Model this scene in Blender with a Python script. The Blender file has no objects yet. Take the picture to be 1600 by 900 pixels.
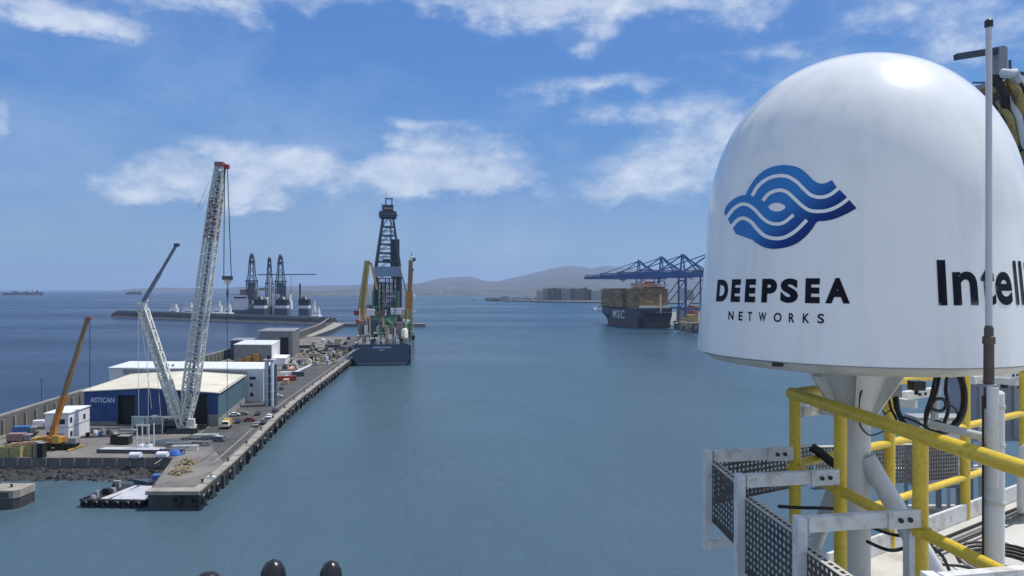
import bpy, bmesh, math, random
from mathutils import Vector, Matrix, noise
R = math.radians
rnd = random.Random(7)
scene = bpy.context.scene
EYE = 52.0
F = 1100.0
# ------------------------------------------------------------------ camera
cam_d = bpy.data.cameras.new('camera'); cam = bpy.data.objects.new('camera', cam_d)
scene.collection.objects.link(cam); scene.camera = cam
cam.location = (0, 0, EYE); cam.rotation_euler = (R(90), 0, 0)
cam_d.sensor_width = 36; cam_d.lens = 36 * F / 1600; cam_d.shift_y = 2.2 / 1600
cam_d.clip_start = 0.05; cam_d.clip_end = 120000
# ------------------------------------------------------------------ light
SUN_AZ, SUN_EL = 72.0, 63.0          # azimuth from +Y towards +X
sd = bpy.data.lights.new('sun', 'SUN'); sd.energy = 3.4; sd.angle = R(0.6); sd.color = (1, .955, .89)
sun = bpy.data.objects.new('sun', sd); scene.collection.objects.link(sun)
sv = Vector((math.sin(R(SUN_AZ)) * math.cos(R(SUN_EL)), math.cos(R(SUN_AZ)) * math.cos(R(SUN_EL)), math.sin(R(SUN_EL))))
sun.rotation_euler = sv.to_track_quat('Z', 'Y').to_euler(); sun.location = (0, -20, 120)
scene.view_settings.view_transform = 'Standard'; scene.view_settings.look = 'None'
scene.view_settings.exposure = 0.32; scene.view_settings.gamma = 1.0
scene.render.engine = 'CYCLES'; scene.cycles.volume_bounces = 1; scene.cycles.max_bounces = 8
scene.cycles.use_denoising = True

# ------------------------------------------------------------------ sky
def azel(px, py):
    az = math.atan((px - 800) / F); return az, math.atan((454 - py) / F * math.cos(az))
def build_world():
    w = bpy.data.worlds.new('World'); scene.world = w; w.use_nodes = True
    nt = w.node_tree; N = nt.nodes; L = nt.links; N.clear()
    STR = 0.088
    out = N.new('ShaderNodeOutputWorld'); bg = N.new('ShaderNodeBackground'); bg.inputs[1].default_value = STR
    L.new(bg.outputs[0], out.inputs[0])
    sky = N.new('ShaderNodeTexSky'); sky.sky_type = 'NISHITA'; sky.sun_disc = False
    sky.sun_elevation = R(SUN_EL); sky.sun_rotation = R(SUN_AZ); sky.air_density = 1.0; sky.dust_density = 0.35; sky.ozone_density = 3.2
    def math_(op, a, b=None, c=None):
        n = N.new('ShaderNodeMath'); n.operation = op
        for i, v in enumerate((a, b, c)):
            if v is None: continue
            if isinstance(v, (int, float)): n.inputs[i].default_value = v
            else: L.new(v, n.inputs[i])
        return n.outputs[0]
    tc = N.new('ShaderNodeTexCoord'); sep = N.new('ShaderNodeSeparateXYZ'); L.new(tc.outputs['Generated'], sep.inputs[0])
    az = math_('ARCTAN2', sep.outputs[0], sep.outputs[1]); el = math_('ARCSINE', sep.outputs[2])
    # warp
    comb = N.new('ShaderNodeCombineXYZ'); L.new(sep.outputs[0], comb.inputs[0]); L.new(sep.outputs[1], comb.inputs[1])
    L.new(math_('MULTIPLY', sep.outputs[2], 1.75), comb.inputs[2])
    def fbm(scale, detail, rough, off=(0, 0, 0), dist=0.0):
        mp = N.new('ShaderNodeMapping'); mp.inputs['Location'].default_value = off; L.new(comb.outputs[0], mp.inputs[0])
        n = N.new('ShaderNodeTexNoise'); n.inputs['Scale'].default_value = scale; n.inputs['Detail'].default_value = detail
        n.inputs['Roughness'].default_value = rough; n.inputs['Distortion'].default_value = dist
        L.new(mp.outputs[0], n.inputs['Vector']); return n.outputs[0]
    n1 = fbm(9.5, 10, .60, (2.3, .7, 1.1), .1); n2 = fbm(24, 9, .62, (5, 1, .4)); wz = fbm(5, 3, .5, (9, 3, 2)); wl = fbm(4.0, 5, .55, (1, 7, 3))
    azw = math_('ADD', az, math_('MULTIPLY', math_('SUBTRACT', wz, .5), .10))
    elw = math_('ADD', el, math_('MULTIPLY', math_('SUBTRACT', n1, .5), .055))
    blobs = [(245, 262, 62, 18, .75), (330, 238, 80, 18, .85), (300, 290, 105, 24, .85), (420, 262, 70, 28, .95), (490, 248, 45, 20, .9), (515, 288, 38, 20, .75), (225, 300, 45, 14, .5), (440, 300, 70, 16, .7),
             (390, 320, 60, 9, .5), (605, 285, 42, 20, .6), (650, 264, 75, 22, .95), (700, 288, 90, 20, 1.0), (760, 290, 55, 14, .75), (710, 226, 90, 18, .85), (655, 194, 70, 11, .7), (610, 220, 50, 9, .35), (800, 278, 45, 9, .4), (745, 262, 70, 16, .7),
             (920, 132, 90, 12, .8), (965, 178, 75, 14, .7), (890, 158, 40, 7, .3), (928, 52, 24, 16, .7), (905, 75, 22, 9, .4), (1080, 240, 85, 36, 1.1), (1020, 296, 95, 20, 1.0), (990, 262, 60, 20, .65), (1120, 176, 75, 20, .85), (1160, 215, 60, 22, .8),
             (120, 34, 120, 15, .75), (60, 12, 130, 18, .8), (290, 10, 130, 20, .75), (200, 58, 20, 8, .45), (420, 8, 130, 14, .7), (550, 4, 110, 12, .65), (825, 24, 75, 20, 1.0), (900, 8, 140, 14, .75), (1060, 12, 120, 18, .85), (700, 4, 70, 8, .45),
             (0, 192, 20, 30, .9), (1170, 32, 34, 14, .6), (1180, 82, 120, 12, .45), (1420, 20, 140, 40, .55), (1290, 120, 220, 18, .35), (1550, 60, 120, 50, .5),
             (30, 270, 120, 10, .25), (560, 322, 330, 7, .15)]
    tot = None
    for (px, py, sx, sy, wgt) in blobs:
        a0, e0 = azel(px, py); sa = sx / F * math.cos(a0) ** 2; se = sy / F * math.cos(a0)
        da = math_('MULTIPLY', math_('SUBTRACT', azw, a0), 1 / sa); de = math_('MULTIPLY', math_('SUBTRACT', elw, e0), 1 / se)
        d = math_('ADD', math_('MULTIPLY', da, da), math_('MULTIPLY', de, de))
        g = math_('MULTIPLY', math_('EXPONENT', math_('MULTIPLY', d, -.75)), wgt)
        tot = g if tot is None else math_('ADD', tot, g)
    # unseen cloud beyond the frame, thickened to whiten the fill light
    away = N.new('ShaderNodeMapRange'); away.interpolation_type = 'SMOOTHSTEP'
    L.new(math_('ABSOLUTE', az), away.inputs[0]); away.inputs[1].default_value = .66; away.inputs[2].default_value = .9
    up = N.new('ShaderNodeMapRange'); up.interpolation_type = 'SMOOTHSTEP'
    L.new(el, up.inputs[0]); up.inputs[1].default_value = .42; up.inputs[2].default_value = .6
    outm = math_('MAXIMUM', away.outputs[0], up.outputs[0])
    hor = N.new('ShaderNodeMapRange'); hor.interpolation_type = 'SMOOTHSTEP'; L.new(el, hor.inputs[0]); hor.inputs[1].default_value = .02; hor.inputs[2].default_value = .12
    gen = math_('MULTIPLY', math_('MULTIPLY', outm, hor.outputs[0]), math_('MAXIMUM', math_('MULTIPLY', math_('SUBTRACT', wl, .40), 9.0), 0))
    tot = math_('ADD', tot, gen)
    tot = math_('MINIMUM', tot, 1.5)
    val = math_('ADD', math_('MULTIPLY', tot, .74), math_('MULTIPLY', math_('SUBTRACT', n1, .5), 1.25))
    val = math_('ADD', val, math_('MULTIPLY', math_('SUBTRACT', n2, .5), .8))
    mr = N.new('ShaderNodeMapRange'); mr.interpolation_type = 'SMOOTHSTEP'; L.new(val, mr.inputs[0])
    mr.inputs[1].default_value = .08; mr.inputs[2].default_value = 1.02; mr.inputs[3].default_value = 0; mr.inputs[4].default_value = .86
    alpha = math_('MULTIPLY', mr.outputs[0], math_('MINIMUM', math_('MULTIPLY', tot, 3.0), 1.0))
    # thin veil
    veil = fbm(3.2, 6, .6, (3, 8, 5), .3); vr = N.new('ShaderNodeMapRange'); L.new(veil, vr.inputs[0]); vr.inputs[1].default_value = .46; vr.inputs[2].default_value = .75; vr.inputs[4].default_value = .30
    vright = N.new('ShaderNodeMapRange'); L.new(az, vright.inputs[0]); vright.inputs[1].default_value = -.1; vright.inputs[2].default_value = .45; vright.inputs[3].default_value = .8; vright.inputs[4].default_value = 2.0
    alpha = math_('MAXIMUM', alpha, math_('MULTIPLY', vr.outputs[0], vright.outputs[0]))
    ramp = N.new('ShaderNodeValToRGB'); L.new(math_('ADD', math_('MULTIPLY', n2, .7), math_('MULTIPLY', n1, .5)), ramp.inputs[0])
    k = 1 / STR
    ramp.color_ramp.elements[0].position = .42; ramp.color_ramp.elements[0].color = (.36 * k, .44 * k, .60 * k, 1)
    ramp.color_ramp.elements[1].position = .74; ramp.color_ramp.elements[1].color = (.60 * k, .66 * k, .76 * k, 1)
    hb = N.new('ShaderNodeMapRange'); hb.interpolation_type = 'SMOOTHSTEP'; L.new(el, hb.inputs[0]); hb.inputs[1].default_value = .0; hb.inputs[2].default_value = .7; hb.inputs[3].default_value = .95; hb.inputs[4].default_value = .6
    tint = N.new('ShaderNodeValToRGB'); L.new(el, tint.inputs[0]); T = tint.color_ramp.elements
    T[0].position = 0; T[0].color = (.160 * k, .270 * k, .450 * k, 1); T[1].position = .55; T[1].color = (.058 * k, .17 * k, .47 * k, 1)
    for ps, cc_ in ((.06, (.200, .315, .490)), (.14, (.128, .262, .515)), (.24, (.070, .215, .520)), (.34, (.060, .190, .515))):
        e_ = T.new(ps); e_.color = (cc_[0] * k, cc_[1] * k, cc_[2] * k, 1)
    smix = N.new('ShaderNodeMixRGB'); L.new(hb.outputs[0], smix.inputs[0]); L.new(sky.outputs[0], smix.inputs[1]); L.new(tint.outputs[0], smix.inputs[2]); skyc = smix.outputs[0]
    mix = N.new('ShaderNodeMixRGB'); L.new(alpha, mix.inputs[0]); L.new(skyc, mix.inputs[1]); L.new(ramp.outputs[0], mix.inputs[2])
    L.new(mix.outputs[0], bg.inputs[0])
build_world()

# ------------------------------------------------------------------ materials
MATS = {}
def mat(name, col, rough=.6, metal=0.0, var=.12, vscale=1.0, bump=0.0, bscale=20.0, dirt=None, dirt_amt=.0, dscale=1.5, stretch=(1, 1, 1), spec=None, coord='Object', coat=0):
    if name in MATS: return MATS[name]
    m = bpy.data.materials.new(name); m.use_nodes = True; nt = m.node_tree; N = nt.nodes; L = nt.links
    b = N['Principled BSDF']; b.inputs['Roughness'].default_value = rough; b.inputs['Metallic'].default_value = metal
    if spec is not None: b.inputs['Specular IOR Level'].default_value = spec
    if coat: b.inputs['Coat Weight'].default_value = coat; b.inputs['Coat Roughness'].default_value = .12
    tc = N.new('ShaderNodeTexCoord'); mp = N.new('ShaderNodeMapping'); mp.inputs['Scale'].default_value = stretch
    L.new(tc.outputs[coord], mp.inputs[0])
    n = N.new('ShaderNodeTexNoise'); n.inputs['Scale'].default_value = vscale; n.inputs['Detail'].default_value = 7; n.inputs['Roughness'].default_value = .62
    L.new(mp.outputs[0], n.inputs['Vector'])
    r = N.new('ShaderNodeValToRGB'); L.new(n.outputs[0], r.inputs[0])
    r.color_ramp.elements[0].position = .3; r.color_ramp.elements[1].position = .7
    r.color_ramp.elements[0].color = (*[c * (1 - var) for c in col], 1); r.color_ramp.elements[1].color = (*[min(1, c * (1 + var)) for c in col], 1)
    last = r.outputs[0]
    if dirt:
        d = N.new('ShaderNodeTexNoise'); d.inputs['Scale'].default_value = dscale; d.inputs['Detail'].default_value = 10; d.inputs['Roughness'].default_value = .7
        L.new(mp.outputs[0], d.inputs['Vector'])
        mr = N.new('ShaderNodeMapRange'); L.new(d.outputs[0], mr.inputs[0]); mr.inputs[1].default_value = .5; mr.inputs[2].default_value = .72; mr.inputs[4].default_value = dirt_amt
        mx = N.new('ShaderNodeMixRGB'); L.new(mr.outputs[0], mx.inputs[0]); L.new(last, mx.inputs[1]); mx.inputs[2].default_value = (*dirt, 1); last = mx.outputs[0]
    L.new(last, b.inputs['Base Color'])
    rr = N.new('ShaderNodeMapRange'); L.new(n.outputs[0], rr.inputs[0]); rr.inputs[3].default_value = max(0.02, rough - .1); rr.inputs[4].default_value = min(1, rough + .1); L.new(rr.outputs[0], b.inputs['Roughness'])
    if bump:
        bn = N.new('ShaderNodeTexNoise'); bn.inputs['Scale'].default_value = bscale; bn.inputs['Detail'].default_value = 5; L.new(mp.outputs[0], bn.inputs['Vector'])
        bu = N.new('ShaderNodeBump'); bu.inputs['Strength'].default_value = bump; bu.inputs['Distance'].default_value = 1 / bscale
        L.new(bn.outputs[0], bu.inputs['Height']); L.new(bu.outputs[0], b.inputs['Normal'])
    MATS[name] = m; return m
RUST = (.16, .07, .03)
M_gel = mat('gelcoat_white', (.82, .83, .81), .22, var=.03, vscale=.8, dirt=(.58, .58, .52), dirt_amt=.35, dscale=5.5, stretch=(1, 1, .12), bump=.002, bscale=5, coat=.5)
M_pan = mat('fibreglass_pan', (.50, .51, .47), .5, var=.1, vscale=4, dirt=(.25, .24, .20), dirt_amt=.5, dscale=5)
M_wsteel = mat('white_painted_steel', (.66, .67, .66), .45, var=.08, vscale=5, dirt=(.30, .24, .18), dirt_amt=.75, dscale=9, bump=.1, bscale=40)
M_wpipe = mat('white_pedestal_paint', (.60, .62, .62), .4, var=.1, vscale=3, dirt=(.36, .34, .28), dirt_amt=.7, dscale=4, stretch=(1, 1, .4))
M_yel = mat('yellow_rail_paint', (.72, .52, .05), .34, var=.1, vscale=5, dirt=(.30, .18, .05), dirt_amt=.6, dscale=34, bump=.06, bscale=30)
M_tray = mat('dark_galvanised_mesh', (.085, .08, .075), .6, .3, var=.35, vscale=30, dirt=(.30, .27, .22), dirt_amt=.6, dscale=30)
M_galv = mat('light_galvanised_strip', (.52, .50, .44), .5, .1, var=.25, vscale=20, dirt=(.2, .16, .1), dirt_amt=.6, dscale=20)
M_black = mat('black_rubber', (.012, .012, .014), .45, var=.3, vscale=10)
M_blackpl = mat('black_plastic', (.016, .016, .02), .25, var=.2, vscale=6)
M_ink = mat('navy_black_print', (.003, .004, .012), .6, var=.05, spec=.25)
M_deck = mat('deck_paint_grey_white', (.52, .51, .48), .6, var=.14, vscale=1.5, dirt=(.28, .25, .2), dirt_amt=.8, dscale=3, bump=.2, bscale=25)
M_ggrey = mat('grey_paint', (.30, .32, .34), .5, var=.1, vscale=2, dirt=(.18, .15, .12), dirt_amt=.5)
M_antw = mat('antenna_fibreglass', (.50, .51, .54), .35, var=.06)
M_brown = mat('brown_clamp_steel', (.10, .075, .065), .5, .3, var=.3, vscale=12)
M_tan = mat('weathered_yellow_machine', (.36, .27, .09), .55, var=.35, vscale=4, dirt=(.05, .045, .04), dirt_amt=.85, dscale=6)
M_concrete = mat('quay_concrete', (.22, .21, .20), .85, var=.18, vscale=.12, dirt=(.09, .085, .08), dirt_amt=.7, dscale=.2, coord='Object', bump=.2, bscale=2)
M_asphalt = mat('quay_asphalt', (.066, .064, .064), .9, var=.35, vscale=.12, dirt=(.12, .115, .11), dirt_amt=.6, dscale=.09, bump=.2, bscale=3)
M_yard = mat('dusty_yard_surface', (.165, .152, .14), .9, var=.3, vscale=.07, dirt=(.06, .055, .05), dirt_amt=.85, dscale=.13, bump=.2, bscale=3)
M_cope = mat('pale_coping_concrete', (.30, .28, .24), .85, var=.25, vscale=.3, dirt=(.16, .14, .11), dirt_amt=.8, dscale=.35)
M_wet = mat('wet_quay_wall', (.045, .045, .045), .6, var=.35, vscale=.3, dirt=(.10, .095, .085), dirt_amt=.8, dscale=.5, stretch=(1, 1, .4))
M_walld = mat('weathered_sea_wall', (.135, .13, .12), .85, var=.25, vscale=.15, dirt=(.07, .07, .06), dirt_amt=.85, dscale=.3, stretch=(1, 1, .3))
M_rock = mat('dark_wet_rock', (.028, .028, .030), .7, var=.4, vscale=.5, dirt=(.10, .095, .09), dirt_amt=.6, dscale=.6, bump=.4, bscale=2)
M_rockarm = mat('breakwater_armour', (.065, .066, .070), .8, var=.35, vscale=.08, dirt=(.10, .10, .10), dirt_amt=.6, dscale=.12, bump=.5, bscale=.6)
M_blueclad = mat('blue_cladding', (.022, .075, .24), .45, var=.16, vscale=.15, dirt=(.015, .05, .13), dirt_amt=.6, dscale=.2, stretch=(1, 1, .3))
M_tealclad = mat('teal_grey_cladding', (.16, .26, .30), .5, var=.12, vscale=.15, dirt=(.10, .17, .2), dirt_amt=.7, dscale=.5, stretch=(1, 1, .25))
M_cream = mat('cream_roof_sheet', (.80, .75, .62), .5, var=.06, vscale=.06, dirt=(.50, .46, .38), dirt_amt=.6, dscale=.09)
M_whiter = mat('white_roof_sheet', (.74, .76, .77), .5, var=.04, vscale=.06, dirt=(.55, .56, .55), dirt_amt=.5, dscale=.1)
M_white = mat('white_wall_paint', (.70, .71, .73), .55, var=.06, vscale=.3, dirt=(.40, .37, .33), dirt_amt=.65, dscale=.6, stretch=(1, 1, .3))
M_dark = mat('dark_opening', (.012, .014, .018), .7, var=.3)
M_glass = mat('dark_window_glass', (.02, .028, .035), .08, var=.2)
M_cgrey = mat('grey_block_wall', (.24, .25, .25), .8, var=.1, vscale=.2, dirt=(.13, .13, .12), dirt_amt=.6, dscale=.3)
M_crane = mat('crane_white_steel', (.62, .64, .60), .5, var=.12, vscale=.3, dirt=(.30, .28, .24), dirt_amt=.6, dscale=.6)
M_cranered = mat('crane_red_brown_steel', (.30, .13, .11), .55, var=.25, vscale=.4, dirt=(.6, .58, .55), dirt_amt=.7, dscale=.5)
M_red = mat('signal_red_paint', (.25, .03, .03), .5, var=.15)
M_steel = mat('grey_blue_steel', (.07, .085, .11), .5, .2, var=.2, vscale=.5)
M_cable = mat('wire_rope', (.05, .06, .08), .6, .2, var=.2)
M_palewire = mat('pale_wire_rope', (.40, .42, .43), .6, var=.1)
M_orange = mat('crane_orange_paint', (.50, .20, .035), .5, var=.25, vscale=.6, dirt=(.14, .07, .03), dirt_amt=.7, dscale=.8)
M_yellow = mat('machine_yellow', (.52, .35, .06), .5, var=.2, vscale=.8, dirt=(.2, .13, .05), dirt_amt=.6)
M_hull = mat('drillship_slate_hull', (.055, .085, .125), .45, var=.1, vscale=.08, dirt=(.08, .08, .09), dirt_amt=.5, dscale=.15)
M_hullpale = mat('pale_boot_topping_lit_quarter', (.16, .17, .19), .6, var=.2, vscale=.2)  # boot topping, and the painted sunlit tone of the stern quarter
M_dgreen = mat('green_module_paint', (.10, .28, .17), .5, var=.2, vscale=.3, dirt=(.2, .2, .15), dirt_amt=.5)
M_derrick = mat('derrick_blue_steel', (.055, .075, .105), .5, .1, var=.2, vscale=.3)
M_windwall = mat('pale_blue_windwall', (.22, .30, .42), .5, var=.08, vscale=.3)
M_beige = mat('beige_equipment', (.38, .31, .22), .6, var=.25, vscale=.6, dirt=(.14, .1, .07), dirt_amt=.7)
M_tanb = mat('yellow_tan_crane', (.56, .36, .11), .55, var=.25, vscale=.4, dirt=(.12, .08, .04), dirt_amt=.7)
M_pink = mat('faded_red_primer', (.26, .17, .16), .7, var=.25, vscale=.6)
M_csh = mat('container_ship_hull', (.035, .04, .055), .5, var=.15, vscale=.05, dirt=(.07, .07, .08), dirt_amt=.6, dscale=.08)
M_cshred = mat('faded_antifouling', (.11, .065, .06), .7, var=.2, vscale=.08)
M_stsblue = mat('gantry_crane_blue', (.04, .11, .28), .5, var=.12, vscale=.1)
M_salmon = mat('salmon_container', (.52, .30, .22), .6, var=.1)
M_cblue = mat('blue_container', (.05, .14, .35), .5, var=.15)
M_credc = mat('red_container', (.35, .06, .04), .55, var=.15)
M_cyel = mat('yellow_container', (.55, .38, .08), .55, var=.15)
M_olive = mat('olive_skip_paint', (.36, .32, .13), .6, var=.2, vscale=1, dirt=(.1, .09, .05), dirt_amt=.6)
M_timber = mat('pale_timber', (.50, .34, .22), .8, var=.25, vscale=1)
M_tarpb = mat('blue_tarpaulin', (.04, .13, .42), .5, var=.2, vscale=.8)
M_rope = mat('straw_coloured_rope', (.36, .30, .18), .9, var=.35, vscale=1.2)
M_scrub = mat('hazed_hill_scrub', (.078, .080, .095), .95, var=.3, vscale=.002, dirt=(.07, .075, .05), dirt_amt=.7, dscale=.004)  # scrub with a bluish tint that puts distance haze into the colour
M_farland = mat('coastal_town_land', (.075, .085, .10), .95, var=.3, vscale=.004, dirt=(.07, .09, .06), dirt_amt=.7, dscale=.006)
M_bar = mat('barge_hull_black', (.015, .017, .022), .6, var=.3, vscale=.4)
M_bardeck = mat('pale_barge_deck', (.46, .47, .50), .6, var=.12, vscale=.3, dirt=(.28, .25, .22), dirt_amt=.7, dscale=.5)
BPAL = [mat('apartment_%s' % n, c, .8, var=.1, vscale=.05) for n, c in (('grey', (.20, .19, .185)), ('brown', (.21, .165, .14)), ('pale', (.42, .40, .36)), ('ochre', (.32, .25, .17)), ('white', (.58, .57, .54)))]

def container_mat():
    m = bpy.data.materials.new('mixed_container_paint'); m.use_nodes = True; N = m.node_tree.nodes; L = m.node_tree.links
    b = N['Principled BSDF']; b.inputs['Roughness'].default_value = .6
    at = N.new('ShaderNodeAttribute'); at.attribute_name = 'paint'; L.new(at.outputs['Color'], b.inputs['Base Color']); return m
M_contmix = container_mat()

# ------------------------------------------------------------------ mesh helpers
def G(px, py, z=0.0):
    Y = F * (EYE - z) / (py - 454); return Vector(((px - 800) * Y / F, Y, z))
def A(px, py, Y):
    return Vector(((px - 800) * Y / F, Y, EYE + (454 - py) * Y / F))
class MB:
    def __init__(s): s.v = []; s.f = []; s.m = []; s.mi = 0; s.col = []
    def add(s, vs, fs):
        o = len(s.v); s.v += [tuple(v) for v in vs]; s.f += [tuple(i + o for i in f) for f in fs]; s.m += [s.mi] * len(fs)
    def box(s, x0, y0, z0, x1, y1, z1):
        x0, x1 = min(x0, x1), max(x0, x1); y0, y1 = min(y0, y1), max(y0, y1); z0, z1 = min(z0, z1), max(z0, z1)
        s.add([(x0, y0, z0), (x1, y0, z0), (x1, y1, z0), (x0, y1, z0), (x0, y0, z1), (x1, y0, z1), (x1, y1, z1), (x0, y1, z1)],
              [(3, 2, 1, 0), (4, 5, 6, 7), (0, 1, 5, 4), (1, 2, 6, 5), (2, 3, 7, 6), (3, 0, 4, 7)]); return s
    def obox(s, c, u, v, w):
        c, u, v, w = Vector(c), Vector(u), Vector(v), Vector(w)
        P = [c + a * u + b * v + d * w for d in (-1, 1) for a, b in ((-1, -1), (1, -1), (1, 1), (-1, 1))]
        s.add(P, [(3, 2, 1, 0), (4, 5, 6, 7), (0, 1, 5, 4), (1, 2, 6, 5), (2, 3, 7, 6), (3, 0, 4, 7)]); return s
    def beam(s, p0, p1, wa, wb=None, up=(0, 0, 1)):
        p0, p1 = Vector(p0), Vector(p1); wb = wb or wa; d = p1 - p0
        up = Vector(up)
        if abs(d.normalized().dot(up)) > .98: up = Vector((1, 0, 0))
        a = d.cross(up).normalized(); b = a.cross(d).normalized()
        return s.obox((p0 + p1) / 2, d / 2, a * wa / 2, b * wb / 2)
    def tube(s, p0, p1, r0, r1=None, n=6, caps=True):
        p0, p1 = Vector(p0), Vector(p1); r1 = r0 if r1 is None else r1; d = (p1 - p0).normalized()
        u = d.cross(Vector((0, 0, 1)) if abs(d.z) < .95 else Vector((1, 0, 0))).normalized(); w = d.cross(u)
        V = []
        for p, r in ((p0, r0), (p1, r1)):
            for i in range(n):
                a = 2 * math.pi * i / n; V.append(p + (u * math.cos(a) + w * math.sin(a)) * r)
        fs = [(i, (i + 1) % n, n + (i + 1) % n, n + i) for i in range(n)]
        if caps: fs += [tuple(range(n - 1, -1, -1)), tuple(range(n, 2 * n))]
        s.add(V, fs); return s
    def path(s, pts, r, n=8):
        pts = [Vector(p) for p in pts]; V = []; prev = None
        for i, p in enumerate(pts):
            d = (pts[min(i + 1, len(pts) - 1)] - pts[max(i - 1, 0)]).normalized()
            if prev is None: u = d.cross(Vector((0, 0, 1)) if abs(d.z) < .9 else Vector((1, 0, 0))).normalized()
            else: u = (prev - d * prev.dot(d)).normalized()
            prev = u; w = d.cross(u)
            for k in range(n):
                a = 2 * math.pi * k / n; V.append(p + (u * math.cos(a) + w * math.sin(a)) * r)
        fs = []
        for i in range(len(pts) - 1):
            for k in range(n): fs.append((i * n + k, i * n + (k + 1) % n, (i + 1) * n + (k + 1) % n, (i + 1) * n + k))
        fs += [tuple(range(n - 1, -1, -1)), tuple((len(pts) - 1) * n + k for k in range(n))]
        s.add(V, fs); return s
    def lathe(s, prof, c=(0, 0, 0), n=24, closed_ends=True):
        V = []
        for r, z in prof:
            for k in range(n):
                a = 2 * math.pi * k / n; V.append((c[0] + r * math.cos(a), c[1] + r * math.sin(a), c[2] + z))
        fs = []
        for i in range(len(prof) - 1):
            for k in range(n): fs.append((i * n + k, i * n + (k + 1) % n, (i + 1) * n + (k + 1) % n, (i + 1) * n + k))
        if closed_ends: fs += [tuple(range(n - 1, -1, -1)), tuple((len(prof) - 1) * n + k for k in range(n))]
        s.add(V, fs); return s
    def prism(s, poly, z0, z1):
        n = len(poly); ar = sum(poly[i][0] * poly[(i + 1) % n][1] - poly[(i + 1) % n][0] * poly[i][1] for i in range(n))
        if ar < 0: poly = poly[::-1]
        z0f = z0 if callable(z0) else (lambda x, y: z0); z1f = z1 if callable(z1) else (lambda x, y: z1)
        V = [(p[0], p[1], z0f(*p[:2])) for p in poly] + [(p[0], p[1], z1f(*p[:2])) for p in poly]
        s.add(V, [tuple(range(n - 1, -1, -1)), tuple(range(n, 2 * n))] + [(i, (i + 1) % n, n + (i + 1) % n, n + i) for i in range(n)]); return s
    def lattice(s, p0, p1, w0, w1, d0, d1, nseg, rc, rb, up=(0, 0, 1)):
        """four-chord truss from p0 to p1"""
        p0, p1 = Vector(p0), Vector(p1); d = (p1 - p0).normalized(); a = d.cross(Vector(up)).normalized(); b = a.cross(d).normalized()
        def cor(t, i):
            w = w0 + (w1 - w0) * t; dd = d0 + (d1 - d0) * t; sx, sy = ((-1, -1), (1, -1), (1, 1), (-1, 1))[i]
            return p0 + (p1 - p0) * t + a * sx * w / 2 + b * sy * dd / 2
        for i in range(4): s.beam(cor(0, i), cor(1, i), rc * 2)
        for k in range(nseg):
            t0, t1 = k / nseg, (k + 1) / nseg
            for i in range(4):
                j = (i + 1) % 4
                s.beam(cor(t0, i), cor(t1, j), rb * 2) if k % 2 == 0 else s.beam(cor(t0, j), cor(t1, i), rb * 2)
                s.beam(cor(t1, i), cor(t1, j), rb * 2)
        return s
    def build(s, name, mats, parent=None, smooth=False, world=False, kind=None, bevel=0):
        me = bpy.data.meshes.new(name); v = s.v
        if world and parent is not None:
            mi = world_mat(parent).inverted(); v = [tuple(mi @ Vector(p)) for p in v]
        me.from_pydata(v, [], s.f)
        mats = mats if isinstance(mats, (list, tuple)) else [mats]
        for m in mats: me.materials.append(m)
        if len(mats) > 1: me.polygons.foreach_set('material_index', s.m)
        if smooth:
            me.polygons.foreach_set('use_smooth', [True] * len(me.polygons))
            try: me.set_sharp_from_angle(angle=R(40))
            except Exception: pass
        me.update()
        o = bpy.data.objects.new(name, me); scene.collection.objects.link(o)
        if parent is not None: o.parent = parent
        if kind: o['kind'] = kind
        if bevel:
            bv = o.modifiers.new('bevel', 'BEVEL'); bv.width = bevel; bv.segments = 2; bv.limit_method = 'ANGLE'
        return o
def world_mat(o):
    m = Matrix.LocRotScale(o.location, o.rotation_euler, o.scale)
    return world_mat(o.parent) @ m if o.parent else m
def thing(name, label, cat, loc=(0, 0, 0), rz=0, group=None):
    o = bpy.data.objects.new(name, None); scene.collection.objects.link(o); o.empty_display_size = .5
    o.location = loc; o.rotation_euler = (0, 0, rz); return tag(o, label, cat, group)
def tag(o, label, cat, group=None):
    o['label'] = label; o['category'] = cat
    if group: o['group'] = group
    return o
KIDS = {}
def copy_tree(o, parent=None):
    c = o.copy(); scene.collection.objects.link(c)
    if parent is not None: c.parent = parent
    for ch in list(o.children): copy_tree(ch, c)
    return c
def struct(o):
    o['kind'] = 'structure'; return o
def bx(parent, name, m, x0, y0, z0, x1, y1, z1, **k): return MB().box(x0, y0, z0, x1, y1, z1).build(name, m, parent, **k)

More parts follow.
